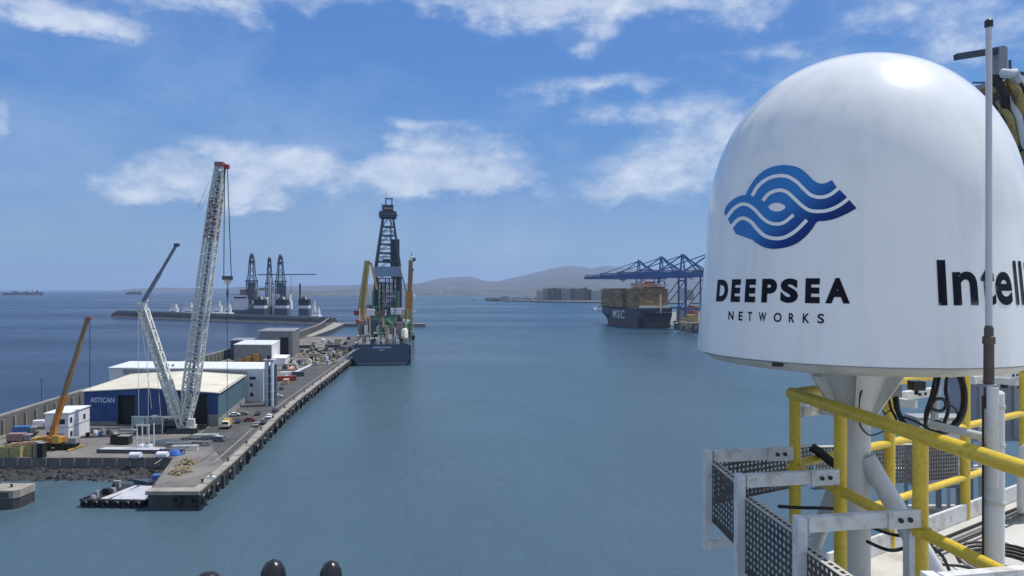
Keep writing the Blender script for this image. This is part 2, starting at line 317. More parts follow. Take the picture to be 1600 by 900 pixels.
# ================================================================== SETTING
# ---- sea
def water_mat():
    m = bpy.data.materials.new('sea_water'); m.use_nodes = True; N = m.node_tree.nodes; L = m.node_tree.links
    b = N['Principled BSDF']; b.inputs['IOR'].default_value = 1.33; b.inputs['Roughness'].default_value = .16; b.inputs['Specular IOR Level'].default_value = .11
    tc = N.new('ShaderNodeTexCoord'); P = tc.outputs['Object']
    sep = N.new('ShaderNodeSeparateXYZ'); L.new(P, sep.inputs[0])
    def mth(op, a, bb=None):
        n = N.new('ShaderNodeMath'); n.operation = op
        for i, v in enumerate((a, bb)):
            if v is None: continue
            if isinstance(v, (int, float)): n.inputs[i].default_value = v
            else: L.new(v, n.inputs[i])
        return n.outputs[0]
    def nz(scale, detail=4, st=(1, 1, 1), rough=.55):
        mp = N.new('ShaderNodeMapping'); mp.inputs['Scale'].default_value = st; L.new(P, mp.inputs[0])
        n = N.new('ShaderNodeTexNoise'); n.inputs['Scale'].default_value = scale; n.inputs['Detail'].default_value = detail; n.inputs['Roughness'].default_value = rough
        L.new(mp.outputs[0], n.inputs['Vector']); return n.outputs[0]
    # sheltered basin is greener and shallower, open sea outside the breakwater is deep blue
    d = mth('ADD', sep.outputs[0], mth('MULTIPLY', sep.outputs[1], .10))
    big = nz(.006, 4)
    d = mth('ADD', d, mth('MULTIPLY', mth('SUBTRACT', big, .5), 40))
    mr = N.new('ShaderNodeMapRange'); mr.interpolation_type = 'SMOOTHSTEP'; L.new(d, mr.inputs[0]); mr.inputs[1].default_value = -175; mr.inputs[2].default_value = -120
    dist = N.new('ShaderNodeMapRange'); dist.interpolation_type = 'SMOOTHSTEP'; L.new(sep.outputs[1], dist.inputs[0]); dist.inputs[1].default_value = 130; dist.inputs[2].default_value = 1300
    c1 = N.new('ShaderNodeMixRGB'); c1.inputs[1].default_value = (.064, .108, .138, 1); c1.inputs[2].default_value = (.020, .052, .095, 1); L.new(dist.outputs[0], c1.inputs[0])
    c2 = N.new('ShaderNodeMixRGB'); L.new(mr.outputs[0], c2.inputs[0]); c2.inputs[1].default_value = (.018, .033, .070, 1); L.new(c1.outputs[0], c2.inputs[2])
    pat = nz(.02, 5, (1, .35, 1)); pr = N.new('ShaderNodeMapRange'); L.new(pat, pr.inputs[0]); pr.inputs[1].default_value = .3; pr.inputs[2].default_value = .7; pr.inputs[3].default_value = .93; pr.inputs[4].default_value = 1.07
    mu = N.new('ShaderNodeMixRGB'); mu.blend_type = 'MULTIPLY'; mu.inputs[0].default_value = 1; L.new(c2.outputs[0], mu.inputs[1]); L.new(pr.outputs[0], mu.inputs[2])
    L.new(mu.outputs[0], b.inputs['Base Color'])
    # waves of several lengths
    h = mth('ADD', mth('MULTIPLY', nz(.9, 5, (1, .55, 1), .6), .35), mth('MULTIPLY', nz(.16, 5, (1, .5, 1), .6), 1.5))
    h = mth('ADD', h, mth('MULTIPLY', nz(.022, 3, (1, .45, 1)), 5.0))
    bu = N.new('ShaderNodeBump'); bu.inputs['Strength'].default_value = 1.0; bu.inputs['Distance'].default_value = .34; L.new(h, bu.inputs['Height']); L.new(bu.outputs[0], b.inputs['Normal'])
    calm = nz(.004, 4, (.35, 1, 1)); rr = N.new('ShaderNodeMapRange'); L.new(calm, rr.inputs[0]); rr.inputs[1].default_value = .35; rr.inputs[2].default_value = .65; rr.inputs[3].default_value = .20; rr.inputs[4].default_value = .34
    L.new(rr.outputs[0], b.inputs['Roughness'])
    return m
sea = MB(); S = 42000
xs = [-S, -8000, -2000, -500, 0, 500, 2000, 8000, S]; ys = [-S, -8000, -2000, -500, 0, 500, 2000, 8000, S]
sea.add([(x, y, 0) for y in ys for x in xs], [(j * 9 + i, j * 9 + i + 1, (j + 1) * 9 + i + 1, (j + 1) * 9 + i) for j in range(8) for i in range(8)])
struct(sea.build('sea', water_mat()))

# ---- hills and coast
def ridge(name, m, prof, Y, depth, seed, amp, n=220, base=-3, rows=16, front=.5):
    px0, px1 = prof[0][0], prof[-1][0]; mb = MB(); V = []
    for i in range(n + 1):
        px = px0 + (px1 - px0) * i / n
        for k in range(len(prof) - 1):
            if prof[k][0] <= px <= prof[k + 1][0]: break
        t = (px - prof[k][0]) / (prof[k + 1][0] - prof[k][0]); t = t * t * (3 - 2 * t) * .5 + t * .5
        py = prof[k][1] + (prof[k + 1][1] - prof[k][1]) * t
        top = (454 - py) * Y / F + EYE; x0 = (px - 800) * Y / F
        for j in range(rows + 1):
            u = j / rows; y = Y + (u - front) * depth
            s_ = max(0, 1 - abs((u - front) / (front if u < front else 1 - front))); s_ = s_ ** .75
            x = x0 * (y / Y)
            nz_ = noise.fractal(Vector((x / 900 + seed, y / 900, seed)), .9, 2.1, 6)
            z = base + (top - base) * s_ * (1 + amp * nz_ * (1 - s_ * .75)) + amp * nz_ * 25 * s_
            V.append((x, y, z))
    c = rows + 1
    mb.add(V, [(i * c + j, (i + 1) * c + j, (i + 1) * c + j + 1, i * c + j + 1) for i in range(n) for j in range(rows)])
    return struct(mb.build(name, m, smooth=True))
ridge('mountains', M_scrub, [(640, 449), (690, 436), (735, 434), (770, 442), (815, 434), (850, 425), (892, 414), (925, 421), (948, 417), (985, 424), (1060, 420), (1200, 424), (1500, 430), (1700, 440)], 16500, 5000, 3.1, .25)
ridge('hills', M_scrub, [(560, 456), (620, 446), (680, 443), (740, 442), (800, 441), (850, 434), (885, 429), (960, 429), (1040, 432), (1150, 430), (1400, 436), (1750, 452)], 12000, 4600, 8.7, .3)
ridge('distant_coast_hills', M_scrub, [(175, 457), (205, 453), (260, 451), (320, 452), (400, 449), (470, 448), (540, 447), (600, 445), (660, 445), (730, 450)], 15000, 3000, 5.5, .35)
ridge('low_coast', M_farland, [(430, 457), (540, 455), (640, 451), (720, 451), (790, 454), (880, 450), (1000, 450), (1300, 452)], 6200, 1900, 1.9, .5)
pen = MB().prism([(G(758, 471.6)[0], G(758, 471.6)[1]), tuple(G(800, 473.2)[:2]), tuple(G(860, 474.2)[:2]), tuple(G(925, 475.2)[:2]), tuple(G(1010, 477)[:2]), (1400, 2600), (2600, 4300), (300, 4600), (-100, 3950)], -2, 4)
struct(pen.build('city_waterfront_land', M_farland))
q2 = MB().prism([(184, 1110), (207, 1000), (222, 930), (228, 810), (238, 650), (700, 650), (900, 1500), (330, 1500), (240, 1300)], -3, 4)
q2.mi = 0
struct(q2.build('container_terminal_quay', M_concrete))

# ---- quay
QE = [(-73.8, 166.5), (-77.2, 196), (-81.5, 226), (-87, 262), (-92, 301), (-97, 350), (-102, 400), (-112, 500), (-124, 600), (-138, 715)]   # right-hand edge
WL = [(-163, 178), (-169, 232), (-178, 292), (-186, 368), (-194, 444), (-198, 502), (-204, 600), (-213, 710), (-232, 850), (-266, 1026)]     # foot of the sea wall
def off(line, d):
    out = []
    for i, p in enumerate(line):
        a = Vector(line[max(0, i - 1)]); b = Vector(line[min(len(line) - 1, i + 1)]); t = (b - a).normalized(); out.append((p[0] + t.y * d, p[1] - t.x * d))
    return out
quay_poly = [(-86, 166.5), (-91, 182), (-96, 200), (-164, 200)] + [(p[0] - 1.6, p[1]) for p in WL[1:]] + [(-258, 1030), (-235, 990), (-215, 850), (-203, 715)] + QE[::-1]
struct(MB().prism([(p[0], p[1]) for p in quay_poly], -4, 4).build('quay', M_wet))
def inset_sheet(name, poly, z, m):
    return struct(MB().prism(poly, z - .06, z).build(name, m))
inset_sheet('quay_yard_surface', [(-86, 167.5), (-91, 183), (-96.6, 200.8), (-162, 200.8), (-167, 232), (-174, 292), (-190, 444), (-194, 502), (-205, 700), (-203, 714)] + [(p[0] - 1.2, p[1]) for p in QE[::-1]], 4.05, M_yard)
inset_sheet('quay_road', [(p[0] - 3.2, p[1]) for p in QE[1:]] + [(p[0] - 24, p[1] + 2) for p in QE[::-1][:-2]] + [(-99, 228)], 4.11, M_asphalt)
inset_sheet('breakwater_road', [(-204, 716), (-217, 850), (-236, 990), (-262, 1028), (-254, 1000), (-229, 850), (-211, 716)], 4.10, M_cope)
struct(MB().prism([(-235, 985), (-120, 975), (-120, 990), (-248, 1004)], -3, 4.4).build('quay_spur', M_concrete))
# coping along the edge, block by block
cope_root = bpy.data.objects.new('quay_coping', None); scene.collection.objects.link(cope_root); cope_root['kind'] = 'structure'
def along(line, step):
    out = []; acc = 0
    for a, b in zip(line[:-1], line[1:]):
        a, b = Vector(a), Vector(b); L_ = (b - a).length; t = (b - a) / L_; s_ = acc
        while s_ < L_: out.append((a + t * s_, t)); s_ += step
        acc = s_ - L_
    return out
for (p, t) in along(QE, 6.0)[:92]:
    n_ = Vector((-t.y, t.x)); c = p + t * 3 + n_ * 1.0
    hgt = .18 + rnd.random() * .10
    MB().obox((c.x, c.y, 4.0 + hgt), (t.x * 2.92, t.y * 2.92, 0), (n_.x * 1.1, n_.y * 1.1, 0), (0, 0, hgt)).build('coping_block', M_cope, cope_root)
    if rnd.random() < .0: pass
MB().prism([(-86.3, 165.6), (-73.6, 165.6), (-74.5, 169), (-86.6, 168.6)], 3.6, 4.5).build('coping_block', M_cope, cope_root)
# painted kerb line & crane rail
for o_, w_, mname in ((5.4, .35, M_cope), (9.2, .18, M_steel), (21, .25, M_cope)):
    mb = MB(); ln = off(QE[1:], -o_)
    for a, b in zip(ln[:-1], ln[1:]): mb.beam((a[0], a[1], 4.13), (b[0], b[1], 4.13), w_, .06)
    struct(mb.build('quay_rail_line', mname))
# low concrete barrier strip seen on the road
ba, bb = G(443, 592, 4.3), G(486, 572, 4.3)
o = MB().beam(ba, bb, 1.2, .9).build('road_barrier', M_white); tag(o, 'long low white concrete barrier lying beside the quay road', 'barrier')
# quay wall pilasters + tyre fenders
pr = bpy.data.objects.new('quay_wall_buttresses', None); scene.collection.objects.link(pr); pr['kind'] = 'structure'
for (p, t) in along(QE[:-1], 9.0):
    n_ = Vector((t.y, -t.x)); c = p + n_ * .25
    MB().obox((c.x, c.y, 1.3), (t.x * .9, t.y * .9, 0), (n_.x * .35, n_.y * .35, 0), (0, 0, 2.2)).build('buttress', M_wet, pr)
def tyre_mesh(R_=1.0, r_=.38):
    mb = MB(); V = []
    for i in range(14):
        a = 2 * math.pi * i / 14
        for j in range(7):
            b = 2 * math.pi * j / 7; rr = R_ + r_ * math.cos(b); V.append((r_ * math.sin(b), rr * math.cos(a), rr * math.sin(a)))
    mb.add(V, [(i * 7 + j, i * 7 + (j + 1) % 7, ((i + 1) % 14) * 7 + (j + 1) % 7, ((i + 1) % 14) * 7 + j) for i in range(14) for j in range(7)]); return mb
ty0 = None
for k, (p, t) in enumerate(along(QE[:8], 11.0)):
    n_ = Vector((t.y, -t.x)); c = p + n_ * 1.0
    if ty0 is None: o = ty0 = tyre_mesh().build('tyre_fender', M_black, smooth=True)
    else: o = ty0.copy(); scene.collection.objects.link(o)
    o.location = (c.x, c.y, 2.3 + rnd.uniform(-.3, .3)); o.rotation_euler = (0, 0, math.atan2(n_.y, n_.x))
    tag(o, 'black tyre fender hung on the harbour face of the long quay', 'tyre fender', 'tyre fenders along the quay wall')
for k, px in enumerate((322, 303, 276)):
    o = ty0.copy(); scene.collection.objects.link(o); q = G(px, 786 if px != 322 else 780, 2.0)
    o.location = (q.x, 165.9, 2.2) if px != 322 else (-73.0, 170, 2.6); o.rotation_euler = (0, 0, -math.pi / 2 if px != 322 else 0)
    tag(o, ['tyre fender nearest the corner of the quay head', 'tyre fender midway along the blunt quay head', 'leftmost tyre fender on the quay head, nearest the barge'][k], 'tyre fender', 'tyre fenders along the quay wall')
# front dock wall: sloped boulders
rv = bpy.data.objects.new('rock_revetment', None); scene.collection.objects.link(rv); rv['kind'] = 'structure'
MB().prism([(-240, 200.2), (-96, 200.2), (-93, 190), (-240, 187)], -3, lambda x, y: -.4 if y < 195 else 1.6).build('core', M_rock, rv)
rocks = []
for s_ in range(5):
    bm = bmesh.new(); bmesh.ops.create_icosphere(bm, subdivisions=1, radius=1)
    for v in bm.verts: v.co *= 1 + .35 * noise.noise(v.co * 1.3 + Vector((s_ * 7, 0, 0))); v.co.z *= .75
    me = bpy.data.meshes.new('boulder'); bm.to_mesh(me); bm.free(); me.materials.append(M_rock); rocks.append(me)
for i in range(230):
    u = i / 230; x = -152 + 58 * ((i * .6180339) % 1); v = rnd.random(); y = 190.5 + v * 8.5; z = -.4 + v * 1.5
    o = bpy.data.objects.new('boulder', rocks[i % 5]); scene.collection.objects.link(o); o.parent = rv
    s_ = rnd.uniform(.5, 1.25); o.scale = (s_, s_ * rnd.uniform(.7, 1.1), s_ * rnd.uniform(.6, .9)); o.rotation_euler = (rnd.random() * 3, rnd.random() * 3, rnd.random() * 3); o.location = (x, y, z)
dw = bpy.data.objects.new('dock_front_wall', None); scene.collection.objects.link(dw); dw['kind'] = 'structure'
for i in range(19):
    x0 = -172 + i * 4.0
    MB().box(x0 + .06, 199.55 + rnd.uniform(-.08, .08), -.5, x0 + 3.94, 200.3, 4.25 + rnd.uniform(-.05, .08)).build('wall_panel', M_walld, dw)
    MB().box(x0 - .2, 199.3, 1.9, x0 + .2, 199.6, 4.5).build('wall_post', M_cgrey, dw)
    MB().box(x0 + .1, 198.6 + rnd.uniform(-.2, .2), .9, x0 + 3.8, 199.5, 1.55 + rnd.uniform(-.25, .15)).build('footing_block', M_wet, dw)
# sea wall along the outer side, panel by panel
wall = thing('sea_wall', 'long weathered concrete sea wall running along the outer edge of the quay', 'wall', (-169, 232, 4))
for k, (p, t) in enumerate(along(WL, 7.0)):
    n_ = Vector((-t.y, t.x)); c = p + t * 3.5 + n_ * .6
    if k > 110: break
    MB().obox((c.x, c.y, 6.9), (t.x * 3.42, t.y * 3.42, 0), (n_.x * .6, n_.y * .6, 0), (0, 0, 2.9 + rnd.uniform(-.04, .04))).build('wall_panel', M_walld, wall, world=True)
    c2 = p + n_ * -.25
    MB().obox((c2.x, c2.y, 6.4), (t.x * .35, t.y * .35, 0), (n_.x * .4, n_.y * .4, 0), (0, 0, 2.4)).build('pilaster', M_cgrey, wall, world=True)
mb = MB(); ln = off(WL, -.9)
for a, b in zip(ln[:-1], ln[1:]): mb.beam((a[0], a[1], 10.0), (b[0], b[1], 10.0), 1.9, .5)
mb.build('parapet', M_concrete, wall, world=True)
mb = MB(); ln = off(WL, 4.5)
for a, b in zip(ln[:5], ln[1:6]): mb.beam((a[0], a[1], 4.5), (b[0], b[1], 4.5), .9, .8)
struct(mb.build('sea_wall_kerb', M_cope))
# outer arm of the breakwater
arm = MB(); P0, P1 = Vector((-262, 1040)), Vector((-760, 1338)); t = (P1 - P0).normalized(); n_ = Vector((-t.y, t.x)) * -1
na = 60
V = []
for i in range(na + 1):
    p = P0 + (P1 - P0) * i / na; tz = 10.2 + 2.2 * i / na; taper = 1 if i < na - 3 else (na - i) / 3 * .8 + .2
    for (o_, z) in ((-17, -3), (-9, 3.5), (-6, tz * .8), (-5.5, tz), (3, tz), (4, tz - 3), (14, -3)):
        q = p - n_ * o_ * taper * -1 if False else p + n_ * o_ * taper
        jz = noise.noise(Vector((i * 1.7, o_, 3.3))) * 1.1
        V.append((q.x, q.y, z * (.35 + .65 * taper) + (jz if -3 < z < tz else 0)))
arm.add(V, [(i * 7 + j, i * 7 + j + 1, (i + 1) * 7 + j + 1, (i + 1) * 7 + j) for i in range(na) for j in range(6)] + [tuple(na * 7 + j for j in range(7)), tuple(6 - j for j in range(7))])
struct(arm.build('outer_breakwater', M_rockarm))
capb = MB()
for i in range(na - 3):
    a_ = P0 + (P1 - P0) * i / na - n_ * 0; b_ = P0 + (P1 - P0) * (i + 1) / na
    for sgn in (-1,):
        a2, b2_ = a_ - Vector((-t.y, t.x)) * 4.6 * sgn * -1, b_ - Vector((-t.y, t.x)) * 4.6 * sgn * -1
        z_ = 10.2 + 2.2 * i / na
        capb.beam((a_.x + n_.x * -5.4, a_.y + n_.y * -5.4, z_ - 1.2), (b_.x + n_.x * -5.4, b_.y + n_.y * -5.4, z_ - 1.2 + 2.2 / na), 1.6, 4.4)
struct(capb.build('breakwater_parapet', mat('pale_breakwater_parapet', (.21, .21, .20), .85, var=.25, vscale=.1)))

# ================================================================== OWN SHIP (foreground), world z = EYE + local
def E_(x, y, z): return Vector((x, y, EYE + z))
DZ = -2.2
struct(MB().prism([(2.03, 5.15), (5.4, 7.42), (9.5, 10.2), (12, 10.2), (12, -8), (-5, -8), (-5, 3.08), (1.75, 3.08), (2.62, 2.2), (2.45, 3.3)], EYE + DZ - .25, EYE + DZ).build('deck', M_deck))
struct(MB().prism([(2.3, 5.1), (5.4, 7.2), (9.5, 10.0), (11.8, 10.0), (11.8, -8), (-4.8, -8), (-4.8, 2.9), (1.8, 2.9), (2.5, 3.2)], -2, EYE + DZ - .26).build('ship_hull', M_wsteel))
struct(MB().beam(E_(2.03, 5.17, DZ + .07), E_(9.4, 10.15, DZ + .07), .03, .17).build('deck_coaming', M_wsteel))
# deck plate seams
ds = MB()
for k in range(9):
    ds.beam(E_(2.7 + k * .8, 2.6, DZ + .004), E_(2.7 + k * .8, 5.4 + k * .54, DZ + .004), .02, .008)
struct(ds.build('deck_weld_seams', M_wsteel))

# ---- radome
DC = (2.424, 4.983); RB, RS, ZB, ZS, ZT, EE = 1.08, 1.005, -.437, .416, 1.622, 2.135
def dome_r(z):
    if z <= ZS: return RB + (RS - RB) * (z - ZB) / (ZS - ZB)
    s_ = min(1, (z - ZS) / (ZT - ZS)); return RS * max(0, 1 - s_ ** EE) ** (1 / EE)
rad = thing('satellite_radome', 'large glossy white satellite dome with blue wave emblem and DEEPSEA NETWORKS lettering', 'radome', (DC[0], DC[1], EYE + DZ))
O = Vector((0, 0, EYE + DZ))
prof = [(RB - .03, ZB - .002), (RB, ZB)] + [(dome_r(ZB + (ZS - ZB) * t / 10), ZB + (ZS - ZB) * t / 10) for t in range(1, 11)]
for i in range(1, 44):
    a = math.pi / 2 * i / 44; prof.append((RS * math.cos(a) ** (2 / EE), ZS + (ZT - ZS) * math.sin(a) ** (2 / EE)))
prof.append((.004, ZT))
MB().lathe([(r, z - DZ) for r, z in prof], n=160).build('dome_shell', M_gel, rad, smooth=True)
MB().lathe([(r, z - DZ) for r, z in [(.3, -.515), (.86, -.515), (.97, -.497), (1.035, -.462), (1.05, -.440), (1.05, -.42), (.3, -.42)]], n=96).build('base_pan', M_pan, rad, smooth=True)
MB().lathe([(r, z - DZ) for r, z in [(1.052, -.447), (1.062, -.447), (1.062, -.438), (1.052, -.438)]], n=96, closed_ends=False).build('rim_seal', M_ggrey, rad, smooth=True)
# small black drain, and bolts under the rim
def on_rim(px, r, z):
    best = None
    for k in range(720):
        a = math.pi + math.pi * k / 720; x = DC[0] + r * math.cos(a); y = DC[1] + r * math.sin(a); e = abs(800 + F * x / y - px)
        if best is None or e < best[0]: best = (e, x - DC[0], y - DC[1])
    return Vector((best[1], best[2], z - DZ))
p = on_rim(1215, 1.055, -.462); MB().box(p.x - .028, p.y - .02, p.z - .008, p.x + .028, p.y + .02, p.z + .012).build('drain', M_black, rad)
# pedestal column with gussets
MB().lathe([(.104, 0), (.104, -.98 - DZ), (.112, -.92 - DZ), (.155, -.78 - DZ), (.21, -.64 - DZ), (.25, -.575 - DZ), (.36, -.548 - DZ), (.36, -.517 - DZ)], n=40).build('pedestal_column', M_wpipe, rad, smooth=True)
for k in range(6):
    a = R(60 * k + 8); u = Vector((math.cos(a), math.sin(a), 0)); w = Vector((-u.y, u.x, 0)) * .011
    pts = [u * .12 + Vector((0, 0, -.93 - DZ)), u * .34 + Vector((0, 0, -.58 - DZ)), u * .34 + Vector((0, 0, -.55 - DZ)), u * .12 + Vector((0, 0, -.55 - DZ))]
    g = MB(); g.add([q - w for q in pts] + [q + w for q in pts], [(0, 1, 2, 3), (7, 6, 5, 4), (0, 4, 5, 1), (1, 5, 6, 2), (2, 6, 7, 3), (3, 7, 4, 0)]); g.build('gusset_plate', M_wpipe, rad)
for k in range(4):
    a = R(45 + 90 * k + 5); u = Vector((math.cos(a), math.sin(a), 0)); MB().beam(u * .10 + Vector((0, 0, -.541 - DZ)), u * .84 + Vector((0, 0, -.528 - DZ)), .05, .022).build('support_arm', M_ggrey, rad)
# braces: foot on the deck
c0 = Vector((0, 0, 0))
for (tx, ty) in ((.42, -.62), (.66, -.12), (-.08, .62)):
    MB().tube((tx * .12, ty * .12, 1.02), (tx, ty, .0), .057, n=16).build('brace', M_wpipe, rad, smooth=True)
MB().lathe([(.24, 0), (.24, .02)], n=24).build('foot_plate', M_wpipe, rad)
# ---- printed marks: everything is laid on the shell itself
def dome_hit(px, py):
    d = Vector(((px - 800) / F, 1, (454 - py) / F)); lo = 2.5; step = .01; tt = lo
    def inside(t): p = d * t; return ZB - .3 < p.z < ZT and math.hypot(p.x - DC[0], p.y - DC[1]) < dome_r(max(p.z, ZB))
    while tt < 6 and not inside(tt): tt += step
    a, b = tt - step, tt
    for _ in range(18):
        m_ = (a + b) / 2
        if inside(m_): b = m_
        else: a = m_
    return d * b
def dome_pt(theta, z, lift): r = dome_r(z) + lift; return (r * math.cos(theta), r * math.sin(theta), z - DZ)
def grid_cut(bm, step):
    for ax in (0, 1):
        vals = [v.co[ax] for v in bm.verts]; x = math.floor(min(vals) / step) * step
        while x < max(vals):
            no = Vector((0, 0, 0)); no[ax] = 1; co = Vector((0, 0, 0)); co[ax] = x
            bmesh.ops.bisect_plane(bm, geom=bm.verts[:] + bm.edges[:] + bm.faces[:], plane_co=co, plane_no=no); x += step
    bmesh.ops.triangulate(bm, faces=[f for f in bm.faces if len(f.verts) > 4])
def poly_bm(polys):
    bm = bmesh.new()
    for pl in polys:
        vs = [bm.verts.new((x, y, 0)) for x, y in pl]; f = bm.faces.new(vs)
    bmesh.ops.triangulate(bm, faces=bm.faces[:]); return bm
def outfacing(bm):
    bm.normal_update()
    for f in bm.faces:
        c = f.calc_center_median(); 
        if f.normal.dot(Vector((c.x, c.y, max(c.z + DZ - ZS, 0)))) < 0: f.normal_flip()
def decal_px(name, m, bm, lift, step=6.0):
    grid_cut(bm, step)
    for v in bm.verts:
        h = dome_hit(v.co.x, v.co.y); n_ = Vector((h.x - DC[0], h.y - DC[1], max(0, h.z - ZS) * .8)).normalized()
        q = h + n_ * lift; v.co = (q.x - DC[0], q.y - DC[1], q.z - DZ)
    outfacing(bm); me = bpy.data.meshes.new(name); bm.to_mesh(me); bm.free(); me.materials.append(m)
    o = bpy.data.objects.new(name, me); scene.collection.objects.link(o); o.parent = rad; return o
def catmull(pts, n=6, closed=False):
    out = []; N_ = len(pts)
    for i in range(N_ if closed else N_ - 1):
        g = lambda k: pts[k % N_] if closed else pts[min(max(k, 0), N_ - 1)]
        a, b, c, d = g(i - 1), g(i), g(i + 1), g(i + 2)
        for k in range(n):
            t = k / n
            out.append(tuple(.5 * (2 * b[j] + (c[j] - a[j]) * t + (2 * a[j] - 5 * b[j] + 4 * c[j] - d[j]) * t * t + (3 * b[j] - a[j] - 3 * c[j] + d[j]) * t ** 3) for j in (0, 1)))
    if not closed: out.append(tuple(pts[-1]))
    return out
zp = lambda p: (1080 + p[0] / 5, 230 + p[1] / 5)
outline = catmull([zp(p) for p in [(425, 383), (468, 302), (525, 228), (600, 176), (680, 153), (755, 150), (835, 168), (900, 212), (950, 262), (995, 290), (1045, 292), (1100, 266)]])
outline += [zp(p) for p in [(1136, 322), (1150, 335), (1168, 350), (1216, 400), (1232, 415), (1246, 434), (1293, 486)]]
outline += catmull([zp(p) for p in [(1293, 486), (1220, 527), (1130, 566), (1050, 585), (987, 592), (950, 642), (900, 702), (830, 757), (750, 790), (650, 803), (570, 790), (500, 750), (450, 700), (410, 670), (380, 668), (350, 686)]])[1:]
outline += [zp(p) for p in [(330, 645), (310, 612), (290, 575)]]
outline += catmull([zp(p) for p in [(262, 530), (264, 498), (292, 450), (340, 410), (390, 388), (425, 383)]])[:-1]
bm = bmesh.new(); vs = [bm.verts.new((x, y, 0)) for x, y in outline]; bm.faces.new(vs); bmesh.ops.triangulate(bm, faces=bm.faces[:])
def logo_mat():
    m = bpy.data.materials.new('emblem_blue_gradient_print'); m.use_nodes = True; N = m.node_tree.nodes; L = m.node_tree.links
    b = N['Principled BSDF']; b.inputs['Roughness'].default_value = .55; b.inputs['Specular IOR Level'].default_value = .3
    tc = N.new('ShaderNodeTexCoord'); dp = N.new('ShaderNodeVectorMath'); dp.operation = 'DOT_PRODUCT'; L.new(tc.outputs['Object'], dp.inputs[0])
    dp.inputs[1].default_value = (.62, -.45, -1.05)
    r = N.new('ShaderNodeMapRange'); L.new(dp.outputs['Value'], r.inputs[0]); r.inputs[1].default_value = -3.08; r.inputs[2].default_value = -2.5
    cr = N.new('ShaderNodeValToRGB'); L.new(r.outputs[0], cr.inputs[0]); E = cr.color_ramp.elements
    E[0].position = .1; E[0].color = (.035, .20, .50, 1); E[1].position = .9; E[1].color = (.001, .003, .040, 1)
    e = E.new(.5); e.color = (.005, .04, .22, 1)
    L.new(cr.outputs[0], b.inputs['Base Color']); return m
decal_px('wave_emblem', logo_mat(), bm, .0025)
def ribbon(pts, w):
    P = catmull(pts, 7); L_, R_ = [], []
    for i, p in enumerate(P):
        a = P[max(0, i - 1)]; b = P[min(len(P) - 1, i + 1)]; dx, dy = b[0] - a[0], b[1] - a[1]; l = math.hypot(dx, dy) or 1
        L_.append((p[0] - dy / l * w / 2, p[1] + dx / l * w / 2)); R_.append((p[0] + dy / l * w / 2, p[1] - dx / l * w / 2))
    return [[L_[i], L_[i + 1], R_[i + 1], R_[i]] for i in range(len(P) - 1)]
ribs = [([(480, 390), (528, 312), (600, 257), (680, 234), (755, 240), (825, 280), (885, 340), (940, 385), (1010, 401), (1085, 382), (1160, 325)], 5.4),
        ([(562, 428), (612, 372), (680, 347), (745, 358), (805, 408), (860, 460), (925, 502), (1005, 511), (1085, 498), (1165, 460), (1236, 405)], 5.4),
        ([(280, 562), (335, 492), (395, 456), (448, 462), (500, 497), (548, 550), (600, 592), (660, 609), (725, 598), (802, 538)], 5.2),
        ([(312, 640), (365, 580), (415, 565), (470, 592), (520, 650), (580, 702), (660, 722), (740, 710), (822, 660), (905, 578)], 5.6)]
for pts, w in ribs:
    decal_px('emblem_white_line', M_gel, poly_bm(ribbon([zp(p) for p in pts], w)), .0042)
leaf = [(672 + 66 * math.cos(a), 478 + 34 * math.sin(a) * abs(math.sin(a)) ** .35) for a in [2 * math.pi * k / 28 for k in range(28)]]
decal_px('emblem_white_eye', M_gel, poly_bm([[zp(p) for p in leaf]]), .0042)
# letters
def glyph_bm(ch, bold):
    cu = bpy.data.curves.new('glyph', 'FONT'); cu.body = ch; cu.offset = bold; cu.resolution_u = 6; cu.size = 1
    ob = bpy.data.objects.new('glyph', cu); scene.collection.objects.link(ob); dg = bpy.context.evaluated_depsgraph_get(); dg.update()
    me = bpy.data.meshes.new_from_object(ob.evaluated_get(dg)); bpy.data.objects.remove(ob); bpy.data.curves.remove(cu)
    bm = bmesh.new(); bm.from_mesh(me); bpy.data.meshes.remove(me)
    for v in bm.verts: v.co.z = 0
    bmesh.ops.remove_doubles(bm, verts=bm.verts[:], dist=1e-5); return bm
def bbox(bm):
    xs_ = [v.co.x for v in bm.verts]; ys_ = [v.co.y for v in bm.verts]; return min(xs_), max(xs_), min(ys_), max(ys_)
def theta_at(px, z):
    h = None; best = None
    for k in range(1600):
        a = -math.pi * .98 + math.pi * .98 * k / 1600; r = dome_r(z); x = DC[0] + r * math.cos(a); y = DC[1] + r * math.sin(a)
        if x * math.cos(a) + y * math.sin(a) > 0: continue      # facing away (origin is the eye)
        e = abs(800 + F * x / y - px)
        if (x - 0) * math.cos(a) + y * math.sin(a) - (DC[0] * math.cos(a) + DC[1] * math.sin(a)) < 0: continue
        if best is None or e < best[0]: best = (e, a)
    return best[1]
def letters(name, spec, z0, z1, bold, m):
    """spec: (char, theta0, theta1, v0, v1): v in 0..1 of cap height"""
    grp = bpy.data.objects.new(name, None); scene.collection.objects.link(grp); grp.parent = rad
    for (ch, t0, t1, v0, v1) in spec:
        bm = glyph_bm(ch, bold); x0, x1, y0, y1 = bbox(bm)
        for v in bm.verts: v.co.x = (v.co.x - x0) / (x1 - x0); v.co.y = (v.co.y - y0) / (y1 - y0)
        grid_cut(bm, .2)
        for v in bm.verts:
            th = t0 + (t1 - t0) * v.co.x; z = z0 + (z1 - z0) * (v0 + (v1 - v0) * v.co.y); v.co = dome_pt(th, z, .0025)
        outfacing(bm); me = bpy.data.meshes.new('letter'); bm.to_mesh(me); bm.free(); me.materials.append(m)
        o = bpy.data.objects.new('letter', me); scene.collection.objects.link(o); o.parent = grp
    return grp
zz = lambda x: 1080 + x / 4.09
def zat(px, py): return dome_hit(px, py).z
